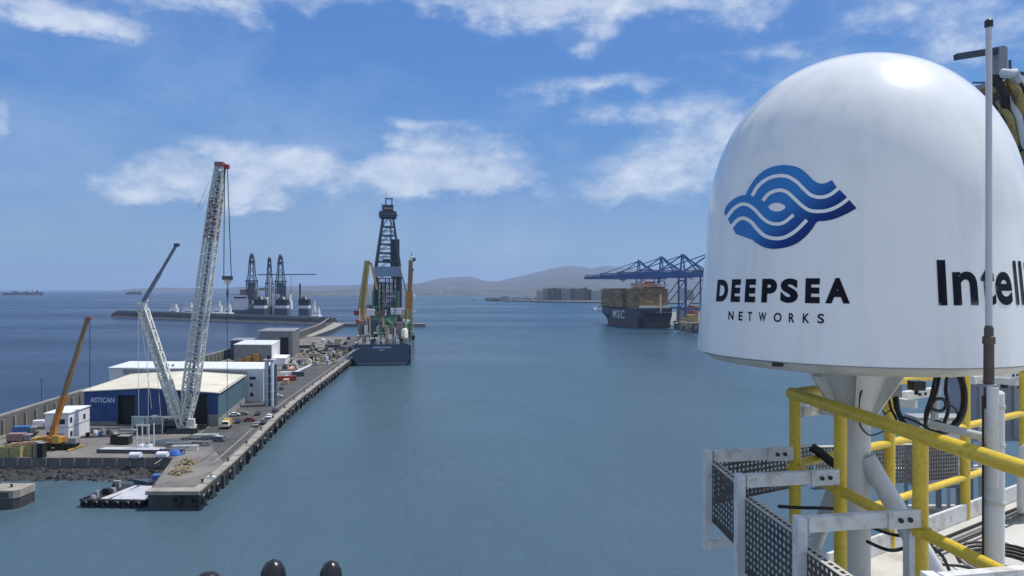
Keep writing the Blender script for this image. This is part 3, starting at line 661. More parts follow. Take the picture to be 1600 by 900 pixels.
z0, z1 = zat(1225, 475), zat(1225, 437)
letters('lettering', [(c, theta_at(zz(a), (z0 + z1) / 2), theta_at(zz(b), (z0 + z1) / 2), 0, 1) for c, a, b in (('D', 165, 237), ('E', 258, 316), ('E', 346, 413), ('P', 452, 548), ('S', 572, 684), ('E', 729, 824), ('A', 858, 1015))], z0, z1, .055, M_ink)
z0, z1 = zat(1215, 505), zat(1215, 490.5)
letters('lettering', [(c, theta_at(zz(a), z0), theta_at(zz(b), z0), 0, 1) for c, a, b in (('N', 238, 270), ('E', 303, 328), ('T', 360, 388), ('W', 430, 480), ('O', 527, 577), ('R', 622, 660), ('K', 712, 755), ('S', 806, 850))], z0, z1, .02, M_ink)
z0, z1 = zat(1480, 479), zat(1480, 408)
z3 = lambda x: 1380 + x / 3.75
sp = [(c, theta_at(z3(a), (z0 + z1) / 2), theta_at(z3(b), (z0 + z1) / 2), 0, h) for c, a, b, h in (('I', 318, 368, 1), ('n', 405, 550, .745), ('t', 571, 652, .89), ('e', 655, 750, .745), ('l', 767, 785, 1), ('l', 800, 817, 1))]
dn = sp[1][2] - sp[1][1]; te = sp[-1][2]
gap = dn * .22; t_ = te + gap
for c, wf, h in (('i', .33, 1), ('a', .9, .745), ('n', 1.0, .745)): sp.append((c, t_, t_ + dn * wf, 0, h)); t_ += dn * wf + gap
letters('lettering', sp, z0, z1, .024, M_ink)

# ---- whip antenna and its mast
AX, AY = 2.506, 3.70
an = thing('whip_antenna', 'tall thin grey whip antenna with black tip and brown base in front of the dome', 'antenna', (AX, AY, EYE - .55))
def Z(py, Y): return (454 - py) * Y / F
lo = lambda z: z + .55
MB().tube((0, 0, lo(Z(520, AY))), (0, 0, lo(Z(45, AY))), .0165, .0145, n=14).build('whip', M_antw, an, smooth=True)
MB().lathe([(.017, 0), (.0205, .004), (.0205, .036), (.012, .044)], c=(0, 0, lo(Z(45, AY))), n=14).build('tip_cap', M_blackpl, an, smooth=True)
MB().lathe([(.022, lo(Z(640, AY))), (.025, lo(Z(600, AY))), (.0245, lo(Z(540, AY))), (.030, lo(Z(539, AY))), (.030, lo(Z(528, AY))), (.022, lo(Z(527, AY))), (.022, lo(Z(515, AY))), (.016, lo(Z(510, AY)))], n=18).build('base_tube', M_brown, an, smooth=True)
MB().box(-.036, -.036, lo(Z(606, AY)), .036, .036, lo(Z(602, AY))).build('clamp', M_ggrey, an)
mp_ = thing('antenna_mast', 'thick white vertical pipe carrying the whip antenna behind the yellow handrail', 'mast', (AX + .02, AY, EYE + DZ))
MB().tube((.01, 0, 0), (.01, 0, -DZ + Z(616, AY)), .045, n=20).build('pipe', M_wpipe, mp_, smooth=True)
MB().lathe([(.046, 0), (.036, .012), (.01, .016)], c=(.01, 0, -DZ + Z(616, AY)), n=20).build('cap', M_wpipe, mp_, smooth=True)
MB().tube((-.02, -.03, -DZ + Z(760, AY)), (-.02, -.03, -DZ + Z(606, AY)), .028, n=14).build('side_pipe', M_wpipe, mp_, smooth=True)
MB().tube((0, .01, -DZ + Z(688, AY)), (-.02, .5, -DZ + Z(688, AY) - .02), .024, n=12).build('stub_pipe', M_wpipe, mp_, smooth=True)
MB().tube((-.05, .0, -DZ + Z(870, AY)), (-.05, .0, -DZ + Z(620, AY)), .006, n=6).build('cable', M_black, mp_)
for py in (640, 700, 790): MB().lathe([(.049, 0), (.049, .02)], c=(.01, 0, -DZ + Z(py, AY)), n=20).build('band', M_galv, mp_)

# ---- yellow guard rail
P1r = (2.09, 5.23, -.775); dirN = Vector((2.455 - 2.09, 3.347 - 5.23, -.862 + .775)); dirN = dirN / abs(dirN.y)
def near(Y, dz=0): t = (5.23 - Y); return Vector((2.09 + dirN.x * t, Y, -.775 + dirN.z * t + dz))
rail = thing('guard_rail', 'yellow tubular guard rail round the deck corner in front of and behind the dome pedestal', 'railing', (2.09, 5.23, EYE + DZ))
def rl(v): return Vector((v.x - 2.09, v.y - 5.23, v.z - DZ))
gp = -.545
RT = .043
MB().tube(rl(near(5.26)), rl(near(2.35)), RT, n=18).build('top_rail', M_yel, rail, smooth=True)
MB().tube(rl(near(5.23, gp)), rl(near(2.35, gp)), RT * .8, n=16).build('mid_rail', M_yel, rail, smooth=True)
posts = [5.21, 4.70, 4.01, 3.02]
for Y in posts:
    q = near(Y); MB().tube(rl(Vector((q.x, q.y, DZ))), rl(q), RT * (.95), n=18).build('post', M_yel, rail, smooth=True)
    MB().lathe([(RT * 1.35, -.02), (RT * 1.35, .02)], c=rl(near(Y, gp)), n=16).build('weld_collar', M_yel, rail)
fd = Vector((.83, .56, 0))
def far(t, z): return Vector((2.09 + .83 * t, 5.23 + .56 * t, z))
far_top = [far(0, -.775), far(6.6, -.80)]
MB().tube(rl(far(0, -.775)), rl(far(7, -.80)), RT, n=16).build('top_rail', M_yel, rail, smooth=True)
MB().tube(rl(far(0, -1.30)), rl(far(7, -1.33)), RT * .8, n=14).build('mid_rail', M_yel, rail, smooth=True)
MB().tube(rl(far(0, -1.80)), rl(far(7, -1.80)), RT * .75, n=14).build('low_rail', M_yel, rail, smooth=True)
for t in (1.35, 2.72, 4.05, 5.4, 6.7):
    MB().tube(rl(far(t, DZ)), rl(far(t, -.78)), RT, n=16).build('post', M_yel, rail, smooth=True)

# ---- white outrigger brackets with perforated panels
outw = Vector((-.983, -.184, 0))
def bracket(Y, zz_, L, drop, label, inner=None):
    q = near(Y); q.z = zz_; e = q + outw * L
    r_ = thing('outrigger_bracket', label, 'bracket', E_(q.x, q.y, q.z), 0, 'white brackets outside the guard rail')
    def l(v): return v - q
    MB().beam(l(q + outw * .05), l(e + outw * .0), .045, .085).build('arm', M_wsteel, r_, bevel=.004)
    MB().beam(l(q + outw * .04 + Vector((0, -.03, -.0))), l(q + outw * .24 + Vector((0, -.03, 0))), .012, .10).build('fixing_plate', M_wsteel, r_)
    MB().beam(l(e + outw * .04 + Vector((0, 0, .045))), l(e + outw * .04 + Vector((0, 0, -drop))), .075, .055).build('hanger', M_wsteel, r_, bevel=.004)
    MB().beam(l(e + outw * .04 + Vector((0, .0, -drop + .03))), l(e - outw * .20 + Vector((0, .0, -drop + .03))), .05, .055).build('lower_lug', M_wsteel, r_)
    for k in (.11, .17):
        b0 = q + outw * k + Vector((0, -.037, .0)); MB().tube(l(b0), l(b0 + Vector((0, -.015, 0))), .014, n=6).build('bolt', M_black, r_)
    return e
eA = bracket(5.19, -1.20, .665, .66, 'farthest white bracket arm, at the corner post of the yellow railing')
eB = bracket(4.68, -1.236, .70, .80, 'white bracket arm between the farthest and the nearer railing brackets')
eC = bracket(3.99, -1.286, .73, .80, 'white bracket arm bolted below the middle yellow post')
eD = bracket(3.0, -1.195, .80, .8, 'nearest white bracket arm at the bottom edge by the white mast')
# extra white bar in front of the nearest bracket
MBp = MB
def perf(parent, p0, p1, h0, h1, nx, ny, hole, th, m):
    """plate p0->p1 (top edge), heights h0,h1; real holes, staggered"""
    p0, p1 = Vector(p0), Vector(p1); d = p1 - p0; nrm = Vector((-d.y, d.x, 0)).normalized() * th
    def pt(u, v): return p0 + d * u + Vector((0, 0, -(h0 + (h1 - h0) * u) * v))
    mb = MB(); K = 8
    for i in range(nx):
        for j in range(ny):
            st = .25 if j % 2 else -.0
            u0, u1, v0, v1 = i / nx, (i + 1) / nx, j / ny, (j + 1) / ny; cu, cv = (u0 + u1) / 2, (v0 + v1) / 2
            sq = [(u0, v0), ((u0 + u1) / 2, v0), (u1, v0), (u1, cv), (u1, v1), (cu, v1), (u0, v1), (u0, cv)]
            ang = [math.atan2(b - cv, a - cu) for a, b in sq]
            ho = []
            for k in range(8):
                a = -math.pi * .75 + math.pi / 4 * k; sh = (st - .0) * (u1 - u0) * .5 * (1 if (i % 2) else 1)
                ho.append((cu + sh * .6 + math.cos(a) * (u1 - u0) / 2 * hole, cv + math.sin(a) * (v1 - v0) / 2 * hole))
            for side in (0, 1):
                o_ = nrm * (side - .5); V = [pt(*q) + o_ for q in sq] + [pt(*q) + o_ for q in ho]
                fs = [(k, (k + 1) % 8, 8 + (k + 1) % 8, 8 + k) for k in range(8)]
                if side: fs = [f[::-1] for f in fs]
                mb.add(V, fs)
            V = [pt(*q) - nrm * .5 for q in ho] + [pt(*q) + nrm * .5 for q in ho]; mb.add(V, [(k, (k + 1) % 8, 8 + (k + 1) % 8, 8 + k) for k in range(8)])
    return mb.build('perforated_plate', m, parent)
def panel(p0, p1, h, nx, ny, label, slot=True):
    p0, p1 = Vector(p0), Vector(p1); mid = (p0 + p1) / 2
    r_ = thing('perforated_panel', label, 'perforated panel', E_(*mid), 0, 'perforated panels slung from the brackets')
    a, b = p0 - mid, p1 - mid; d = (b - a).normalized(); n_ = Vector((-d.y, d.x, 0)).normalized()
    perf(r_, a, b, h, h, nx, ny, .60, .003, M_tray)
    MB().beam(a + n_ * .025 + Vector((0, 0, .006)), b + n_ * .025 + Vector((0, 0, .006)), .06, .006).build('top_flange', M_galv, r_)
    MB().beam(a + n_ * .025 - Vector((0, 0, h + .004)), b + n_ * .025 - Vector((0, 0, h + .004)), .06, .006).build('bottom_flange', M_tray, r_)
    if slot:
        L_ = (b - a).length; k = int(L_ / .05); s_ = MB()
        for i in range(k): q = a + (b - a) * ((i + .3) / k) + n_ * .025 + Vector((0, 0, .0105)); s_.obox(q, d * .014, n_ * .009, (0, 0, .0015))
        s_.build('flange_slots', M_black, r_, kind='stuff')
    return r_
up_ = outw * .02
panel(eA + Vector((0, 0, -.045)) + up_, eB + Vector((0, .02, -.055)) + up_, .40, 12, 10, 'dark perforated panel between the farthest and the next white bracket')
panel(eB + Vector((0, -.0, -.11)) + up_, eC + Vector((0, .0, -.09)) + up_, .46, 16, 11, 'dark perforated panel hanging below the second white bracket, light slotted edge on top')
panel(eC + Vector((0, 0, -.14)) + up_, eD + Vector((0, .02, -.24)) + up_, .46, 24, 11, 'nearest dark perforated panel, cut by the bottom edge of the picture')
bA = eA + Vector((0, .03, -.05))
b1 = Vector((bA.x + .83 * 1.25, bA.y + .56 * 1.25, -1.29)); b2 = Vector((bA.x + .83 * 2.75, bA.y + .56 * 2.75, -1.47)); b3 = Vector((bA.x + .83 * 3.75, bA.y + .56 * 3.75, -1.58))
panel(bA, b1, .30, 26, 8, 'dark perforated panel behind the corner post running away to the right', slot=False)
panel(b1 + Vector((.03, .02, -.02)), b3, .34, 50, 9, 'far perforated panel seen under the dome behind the pedestal', slot=False)
# far outriggers as plain white bars beyond the far rail
for k, (t, z, lab) in enumerate(((.75, -1.02, 'white bar just behind the corner post, above the dark tray'), (2.1, -1.02, 'white bar behind the pedestal column, left of the hanging cables'), (4.2, -.98, 'white drilled bar behind the white mast'))):
    q = far(t, z); n_ = Vector((-.56, .83, 0)); r_ = thing('outrigger_bracket', lab, 'bracket', E_(*q), 0, 'white bars behind the far railing')
    MB().beam(fd * (-.12 if k == 0 else -.5) + n_ * .35, fd * .75 + n_ * .30, .05, .085).build('arm', M_wsteel, r_, bevel=.004)
    MB().beam(n_ * .0 + fd * (.1 if k == 0 else -.3), n_ * .36 + fd * (.1 if k == 0 else -.3), .045, .07).build('stub', M_wsteel, r_)
    for dx in (.35, .45, .6): MB().tube(fd * dx + n_ * .31 + Vector((0, 0, 0)), fd * dx + n_ * .275, .016, n=6).build('bolt', M_black, r_)
# slim white inner post under the third bracket
o = MB().beam(E_(2.28, 4.03, -1.37), E_(2.28, 4.03, DZ), .07, .05).build('bracket_stay', M_wsteel, bevel=.004); tag(o, 'short white upright under the bracket arm of the middle yellow post', 'stay')

# ---- cables
def cable(name, label, pts, r, m=M_black, extra=()):
    P = [Vector(p) for p in pts]
    def cm(pts3, n=8):
        out = []
        for i in range(len(pts3) - 1):
            g = lambda k: pts3[min(max(k, 0), len(pts3) - 1)]; a, b, c, d = g(i - 1), g(i), g(i + 1), g(i + 2)
            for k in range(n):
                t = k / n; out.append(.5 * (2 * b + (c - a) * t + (2 * a - 5 * b + 4 * c - d) * t * t + (3 * b - a - 3 * c + d) * t ** 3))
        out.append(pts3[-1]); return out
    o = MB().path(cm(P), r, 8).build(name, m, smooth=True)
    return tag(o, label, 'cable')
def Q(px, py, Y): return A(px, py, Y)
hang = thing('cable_bundle', 'looped bundle of black hoses tied together and hanging below the dome', 'cable bundle', Q(1470, 600, 4.75))
def hc(pts, r, m=M_black):
    P = [Q(*p) for p in pts]; out = []
    for i in range(len(P) - 1):
        g = lambda k: P[min(max(k, 0), len(P) - 1)]; a, b, c, d = g(i - 1), g(i), g(i + 1), g(i + 2)
        for k in range(8):
            t = k / 8; out.append(.5 * (2 * b + (c - a) * t + (2 * a - 5 * b + 4 * c - d) * t * t + (3 * b - a - 3 * c + d) * t ** 3))
    out.append(P[-1]); MB().path([p - hang.location for p in out], r, 8).build('hose', m, hang, smooth=True)
hc([(1468, 588, 4.8), (1462, 615, 4.75), (1452, 640, 4.7), (1446, 668, 4.7), (1455, 690, 4.7)], .012)
hc([(1462, 588, 4.85), (1455, 620, 4.8), (1446, 650, 4.78), (1450, 672, 4.75), (1474, 678, 4.7)], .011)
hc([(1480, 588, 4.8), (1478, 612, 4.7), (1482, 640, 4.7), (1474, 668, 4.7), (1470, 690, 4.7)], .012)
hc([(1455, 634, 4.66), (1462, 626, 4.66), (1474, 626, 4.66), (1478, 636, 4.66), (1470, 644, 4.66), (1456, 640, 4.66), (1455, 634, 4.66)], .011)
hc([(1500, 590, 4.9), (1506, 612, 4.8), (1505, 642, 4.75), (1494, 664, 4.75), (1476, 672, 4.75), (1462, 666, 4.75)], .022)
hc([(1504, 590, 4.95), (1509, 620, 4.85), (1506, 650, 4.8), (1488, 674, 4.75), (1468, 680, 4.7)], .012)
hc([(1478, 632, 4.75), (1492, 640, 4.75), (1496, 652, 4.75), (1488, 662, 4.75)], .006)
hc([(1452, 668, 4.72), (1462, 660, 4.72), (1474, 664, 4.72), (1484, 672, 4.72)], .010)
cond = thing('conduit', 'pale grey conduit dropping from the dome base beside the black hoses', 'conduit', Q(1462, 588, 4.95))
MB().path([Q(1466, 585, 4.98) - cond.location, Q(1463, 610, 4.95) - cond.location, Q(1460, 640, 4.95) - cond.location, Q(1462, 690, 4.95) - cond.location], .026, 12).build('conduit_tube', M_wpipe, cond, smooth=True)
jb = thing('junction_box', 'black cable gland box on the yellow tube under the dome', 'junction box', Q(1432, 604, 5.3))
MB().box(-.05, -.04, -.035, .05, .04, .035).build('box_body', M_blackpl, jb, bevel=.006); MB().tube((0, 0, -.035), (0, 0, -.07), .015, n=8).build('gland', M_black, jb)
cb = thing('cable_plate', 'grey steel plate with black cables dropping from it beside the pedestal', 'plate', Q(1396, 612, 5.3))
MB().box(-.10, -.01, -.05, .06, .01, .04).build('plate', M_ggrey, cb)
def cc(par, pts, r):
    P = [Q(*p) - par.location for p in pts]; MB().path(P, r, 7).build('hose', M_black, par, smooth=True)
cc(cb, [(1388, 622, 5.3), (1392, 640, 5.28), (1400, 655, 5.26), (1402, 672, 5.25)], .010)
cc(cb, [(1400, 622, 5.3), (1402, 642, 5.28), (1410, 660, 5.25), (1424, 676, 5.2), (1440, 690, 5.15)], .020)
cc(cb, [(1396, 622, 5.3), (1398, 640, 5.28), (1408, 652, 5.26), (1430, 660, 5.2), (1445, 668, 5.15)], .008)
cc(cb, [(1384, 648, 5.28), (1380, 646, 5.28), (1378, 640, 5.28), (1382, 650, 5.28), (1392, 642, 5.28)], .005)
cable('loose_cable', 'thin dark cable looping down the right side of the pedestal column', [Q(1352, 600, 4.80), Q(1344, 620, 4.80), Q(1342, 645, 4.80), Q(1345, 668, 4.75), Q(1360, 682, 4.8), Q(1380, 676, 5.0)], .006)
cable('loose_cable', 'thick black cable drooping behind the second yellow post', [Q(1268, 700, 5.4), Q(1285, 712, 5.35), Q(1300, 724, 5.3), Q(1325, 735, 5.3)], .035)
cable('loose_cable', 'black cables running straight behind the yellow posts at the panel level', [Q(1216, 793, 4.9), Q(1250, 795, 4.9), Q(1290, 796, 4.9), Q(1330, 800, 5.0)], .012)
cable('loose_cable', 'dark cable standing beside the foot of the pedestal', [Q(1325, 770, 5.15), Q(1330, 800, 5.15), Q(1328, 840, 5.15), Q(1332, 880, 5.15)], .03)
for k, (pts, lab) in enumerate((([(1362, 826, 5.1), (1400, 838, 4.9), (1440, 836, 4.9), (1480, 850, 5.2), (1500, 880, 5.0)], 'upper black cable snaking over the white deck behind the yellow post'),
                                ([(1355, 848, 4.8), (1395, 862, 4.6), (1440, 850, 4.9), (1470, 868, 4.9), (1484, 895, 4.9)], 'lower black cable snaking over the white deck behind the yellow post'),
                                ([(1450, 880, 5.3), (1475, 884, 5.3), (1500, 886, 5.3), (1530, 893, 5.3)], 'black cable lying on the deck beside the white mast foot'))):
    cable('loose_cable', lab, [Q(*p) for p in pts], .012)
hcoil = thing('hose_coil', 'coil of black hose lying on the white deck near the mast foot', 'hose', E_(3.95, 5.65, DZ))
for k in range(4): MB().path([Vector(((.20 + k * .03) * math.cos(a), (.20 + k * .03) * math.sin(a), .015 + k * .018)) for a in [i * .35 for i in range(19)]], .013, 7).build('hose_turn', M_black, hcoil, smooth=True)
eb = thing('electrical_cabinet', 'small grey electrical cabinet on legs behind the far railing posts', 'cabinet', E_(4.55, 7.55, DZ - .6))
bx(eb, 'cabinet_body', M_ggrey, -.28, -.12, .7, .28, .12, 1.45, bevel=.01); bx(eb, 'cabinet_door', M_wsteel, -.25, -.135, .74, .25, -.121, 1.41); bx(eb, 'cabinet_handle', M_black, .17, -.15, 1.0, .2, -.136, 1.12)
for x in (-.24, .24): MB().tube((x, 0, -.2), (x, 0, .7), .02, n=8).build('leg', M_ggrey, eb)
vp = thing('vent_pipe', 'bent white vent pipe standing just inside the far railing', 'vent pipe', E_(4.9, 6.75, DZ))
MB().path([Vector((0, 0, 0)), Vector((0, 0, .55)), Vector((.02, 0, .66)), Vector((.09, 0, .72)), Vector((.17, 0, .68)), Vector((.2, 0, .58))], .05, 14).build('pipe', M_wpipe, vp, smooth=True); MB().lathe([(.09, 0), (.09, .015)], n=18).build('flange', M_galv, vp)
tr_ = thing('cable_run', 'bundle of grey cables clipped along the inside of the deck coaming', 'cables', E_(3.2, 5.8, DZ + .03))
for k in range(3): MB().beam((k * .05, -.08 - k * .035, .02), (3.2 + k * .05, 2.08 - k * .035, .02), .022, .022).build('cable', [M_black, M_ggrey, M_black][k], tr_)
# ---- grey louvred deck house at right
dh = thing('deck_container', 'grey steel deck locker with dark louvred top behind the white mast', 'locker', E_(8.2, 10.2, DZ))
bx(dh, 'body', M_ggrey, -1.5, 0, 0, 4.5, .6, 1.05)
for k in range(24): bx(dh, 'corrugation', M_ggrey, -1.45 + k * .25, -.035, .05, -1.33 + k * .25, 0.01, .98)
for k in range(8): bx(dh, 'louvre', M_steel, -1.5, -.02 + k * .0, 1.10 + k * .085, 4.5, .10, 1.15 + k * .085)
bx(dh, 'louvre_frame', M_ggrey, -1.52, .12, 1.06, 4.5, .62, 1.82)
for k in range(14): bx(dh, 'vent_slot', M_dark, -1.3 + k * .4, -.05, .78, -1.05 + k * .4, .012, .96)
ut = thing('pipe_rack', 'rack of thin upright grey and yellow pipes behind the far railing', 'pipe rack', E_(5.2, 8.4, DZ - 1))
for k in range(9):
    MB().tube((-.5 + k * .13, .02 * (k % 3), -.5), (-.5 + k * .13, .02 * (k % 3), 1.2 + (k % 4) * .12), .022 + .01 * (k % 2), n=10).build('pipe', [M_ggrey, M_wpipe, M_yel][k % 3], ut, smooth=True)
bx(ut, 'shelf', M_galv, -.65, -.08, .55, .7, .12, .6); bx(ut, 'shelf', M_galv, -.65, -.08, 1.05, .7, .12, 1.08)
MB().box(-.65, -.1, -.8, .7, .3, -.5).build('base', M_ggrey, ut)
# ---- own ship's crane head, top right behind the dome
ck = thing('deck_crane', 'weathered yellow crane head with hoses rising behind the dome at the upper right', 'crane', E_(12.2, 15.5, DZ))
def cl(px, py, Y=15.5): return Q(px, py, Y) - ck.location
MB().tube(cl(1700, 560, 15.9), cl(1605, 190, 15.9), .62, .45, n=20).build('boom', M_ggrey, ck, smooth=True)
MB().tube(cl(1590, 250, 15.2), cl(1552, 135, 15.2), .42, .36, n=14).build('boom_head', M_tan, ck, smooth=True)
MB().tube(cl(1700, 400, 15.0), cl(1588, 142, 15.0), .30, .20, n=14).build('jib_cylinder', M_tan, ck, smooth=True)
MB().lathe([(.02, -.25), (.30, -.22), (.34, 0), (.30, .22), (.02, .25)], c=cl(1545, 152), n=18).build('sheave_housing', M_ggrey, ck, smooth=True)
for k, (a, b, r_) in enumerate((((1558, 130), (1572, 190), .09), ((1578, 125), (1596, 200), .10), ((1566, 118), (1590, 132), .12), ((1592, 130), (1606, 175), .10), ((1560, 160), (1586, 230), .07), ((1572, 150), (1600, 235), .07))):
    MB().path([cl(*a, 14.7), cl((a[0] + b[0]) / 2 + 5, (a[1] + b[1]) / 2 - 8, 14.5), cl(*b, 14.7)], r_, 9).build('hydraulic_hose', [M_black, M_tan, M_wpipe][k % 3], ck, smooth=True)
for k in range(7): q = cl(1553 + k * 6, 128 + k * 17 - (k % 2) * 6, 14.75); MB().box(q.x - .12, q.y - .1, q.z - .12, q.x + .12, q.y + .1, q.z + .12).build('bracket_block', [M_black, M_tan][k % 2], ck, bevel=.02)
MB().beam(cl(1562, 124), cl(1562, 78), .24, .18).build('lamp_post', M_ggrey, ck)
MB().beam(cl(1568, 79), cl(1493, 91), .14, .12).build('lamp_arm', M_steel, ck)
MB().beam(cl(1520, 131), cl(1550, 131), .03).build('stay_rod', M_steel, ck)
MB().beam(cl(1578, 125), cl(1578, 96), .04).build('aerial', M_steel, ck)
MB().beam(cl(1560, 112), cl(1640, 122), .06).build('top_bar', M_steel, ck)
MB().tube((3.8, .4, 0), cl(1700, 560, 15.9), .7, n=20).build('crane_pedestal', M_ggrey, ck, smooth=True)

# ---- bulwark and black domed stubs at the bottom edge
struct(MB().box(-4.9, 3.0, EYE + DZ, 1.7, 3.08, EYE - 1.27).build('bulwark', M_wsteel))
for (px, py, w, lab) in ((427, 875, 40, 'taller black rounded stub at the bottom edge, middle one of three'), (517, 877, 36, 'black rounded stub at the bottom edge, right one of three'), (325, 895, 38, 'lowest black rounded stub, left one of three')):
    q = Q(px, py, 3.04); r_ = w * 3.04 / F / 2; b0 = EYE - 1.27; h = q.z - b0
    t_ = thing('rounded_stub', lab, 'vent stub', (q.x, 3.04, b0), 0, 'black rounded stubs along the bottom edge')
    MB().lathe([(r_ * 1.1, 0), (r_ * 1.02, h - .10), (r_, h - .055), (r_ * .86, h - .028), (r_ * .62, h - .011), (r_ * .3, h - .002), (.002, h)] if h > .11 else [(r_ * 1.05, 0), (r_ * .9, h * .55), (r_ * .6, h * .85), (.002, h)], n=24).build('cap', M_blackpl, t_, smooth=True)
    MB().lathe([(r_ * 1.35, 0), (r_ * 1.35, .012)], n=20).build('flange', M_brown, t_)

# ================================================================== ON THE QUAY
QD = Vector((-.19, .98)).normalized()          # direction the quay buildings run
def frame_thing(name, label, cat, corner, az_dir, group=None):
    """thing whose local +y runs along az_dir, +x to the right of it"""
    return thing(name, label, cat, corner, math.atan2(-az_dir[0], az_dir[1]), group)
# ---- blue warehouse
wh = frame_thing('warehouse', 'blue clad warehouse with low cream roof and dark open doorways', 'warehouse', (-103, 246.7, 4), QD)
# local: right front corner at origin, building spans x -53..0, y 0..54
W_, D_, H_ = 47.5, 51.0, 11.8
def gab(x): return H_ + 1.5 * (1 - abs((x + W_ * .52) / (W_ * .52)))
def wallseg(x0, x1, z0, z1, m, nm='wall_panel', y=0, th=.25):
    pts = [(x0, z0), (x1, z0), (x1, z1 if z1 else gab(x1)), (x0, z1 if z1 else gab(x0))]
    mb = MB(); mb.add([(a, y, b) for a, b in pts] + [(a, y + th, b) for a, b in pts], [(0, 1, 2, 3), (7, 6, 5, 4), (0, 4, 5, 1), (1, 5, 6, 2), (2, 6, 7, 3), (3, 7, 4, 0)])
    return mb.build(nm, m, wh)
def ribs(x0, x1, z0, z1, m):
    mb = MB(); x = x0 + .5
    while x < x1 - .2: mb.box(x, -.07, z0, x + .25, .02, (z1 or gab(x)) - .1); x += 1.0
    mb.build('cladding_ribs', m, wh, kind='stuff')
segs = [(-53, -48), (-48, -43), (-43, -38), (-38, -40)]
for a, b in ((-47.5, -43.7), (-43.65, -39.8), (-39.75, -35.7)): wallseg(a, b, 1.2, None, M_blueclad); ribs(a, b, 1.2, None, M_blueclad)
wallseg(-47.5, -35.7, 0, 1.15, M_cgrey, 'plinth')
wallseg(-35.6, -29.0, 10.6, None, M_blueclad, 'door_header')
for a, b in ((-28.95, -24), (-23.95, -18.3), (-18.25, -11.1)): wallseg(a, b, 0, None, M_blueclad); ribs(a, b, 0, None, M_blueclad)
wallseg(-11.0, -3.6, 11.2, None, M_blueclad, 'door_header')
wallseg(-3.5, 0, 4.2, None, M_blueclad); ribs(-3.5, 0, 4.2, None, M_blueclad); wallseg(-3.5, 0, 0, 4.15, M_cgrey, 'plinth')
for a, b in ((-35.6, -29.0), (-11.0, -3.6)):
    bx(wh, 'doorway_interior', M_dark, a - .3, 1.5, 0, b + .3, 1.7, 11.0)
    for s_ in (a, b): bx(wh, 'door_jamb', M_steel, s_ - .2, -.1, 0, s_ + .2, 1.5, 10.6)
bx(wh, 'sliding_door', M_tealclad, -10.8, .4, 0, -9.4, .7, 10.6)
for k in range(9):
    y0 = k * 5.65
    bx(wh, 'side_panel', M_tealclad, -.25, y0 + .30, 2.6, 0.0, y0 + 5.6, 11.7)
    for j in range(5): bx(wh, 'side_rib', M_tealclad, 0, y0 + .7 + j * 1.0, 2.6, .10, y0 + .95 + j * 1.0, 11.6)
bx(wh, 'side_plinth', M_cgrey, -.3, .27, 0, .12, 51, 2.55)
bx(wh, 'eave_gutter', M_steel, 0.02, 0, 11.72, .5, 51, 12.0)
bx(wh, 'far_wall', M_tealclad, -47.5, 50.75, 0, 0, 51, 11.7); bx(wh, 'far_side_wall', M_tealclad, -47.5, .3, 0, -47.25, 50.7, 11.7)
rf = MB(); xm = -W_ * .52
rf.add([(-48.3, -.8, 11.95), (xm, -.8, gab(xm) + .15), (.7, -.8, 11.95), (-48.3, 51.5, 11.95), (xm, 51.5, gab(xm) + .15), (.7, 51.5, 11.95),
        (-48.3, -.8, 11.65), (xm, -.8, gab(xm) - .15), (.7, -.8, 11.65), (-48.3, 51.5, 11.65), (xm, 51.5, gab(xm) - .15), (.7, 51.5, 11.65)],
       [(0, 1, 4, 3), (1, 2, 5, 4), (6, 9, 10, 7), (7, 10, 11, 8), (0, 6, 7, 1), (1, 7, 8, 2), (3, 4, 10, 9), (4, 5, 11, 10), (0, 3, 9, 6), (2, 8, 11, 5)])
roof = rf.build('roof', M_cream, wh)
sm = MB()
for k in range(25):
    y = k * 2.1
    sm.beam((-48.2, y, 12.0), (xm, y, gab(xm) + .2), .09, .10); sm.beam((xm, y, gab(xm) + .2), (.6, y, 12.0), .09, .10)
sm.build('roof_seams', M_cream, roof, kind='stuff')

# sign lettering, white on the blue front, flat boards proud of the sheets
def text_mesh(txt, size, bold, name, m, parent, M4, depth=.03, sp=1.0):
    cu = bpy.data.curves.new('t', 'FONT'); cu.body = txt; cu.offset = bold; cu.size = size; cu.extrude = depth; cu.space_character = sp; cu.resolution_u = 3
    ob = bpy.data.objects.new('t', cu); scene.collection.objects.link(ob); dg = bpy.context.evaluated_depsgraph_get(); dg.update()
    me = bpy.data.meshes.new_from_object(ob.evaluated_get(dg)); bpy.data.objects.remove(ob); bpy.data.curves.remove(cu)
    me.transform(M4); me.materials.clear(); me.materials.append(m); o = bpy.data.objects.new(name, me); scene.collection.objects.link(o); o.parent = parent; return o
M_sign = mat('pale_blue_lettering', (.55, .62, .78), .5, var=.05)
text_mesh('ASTICAN', 2.5, .05, 'lettering', M_sign, wh, Matrix.Translation((-45.2, -.15, 7.9)) @ Matrix.Rotation(R(90), 4, 'X') @ Matrix.Scale(.84, 4, (1, 0, 0)))

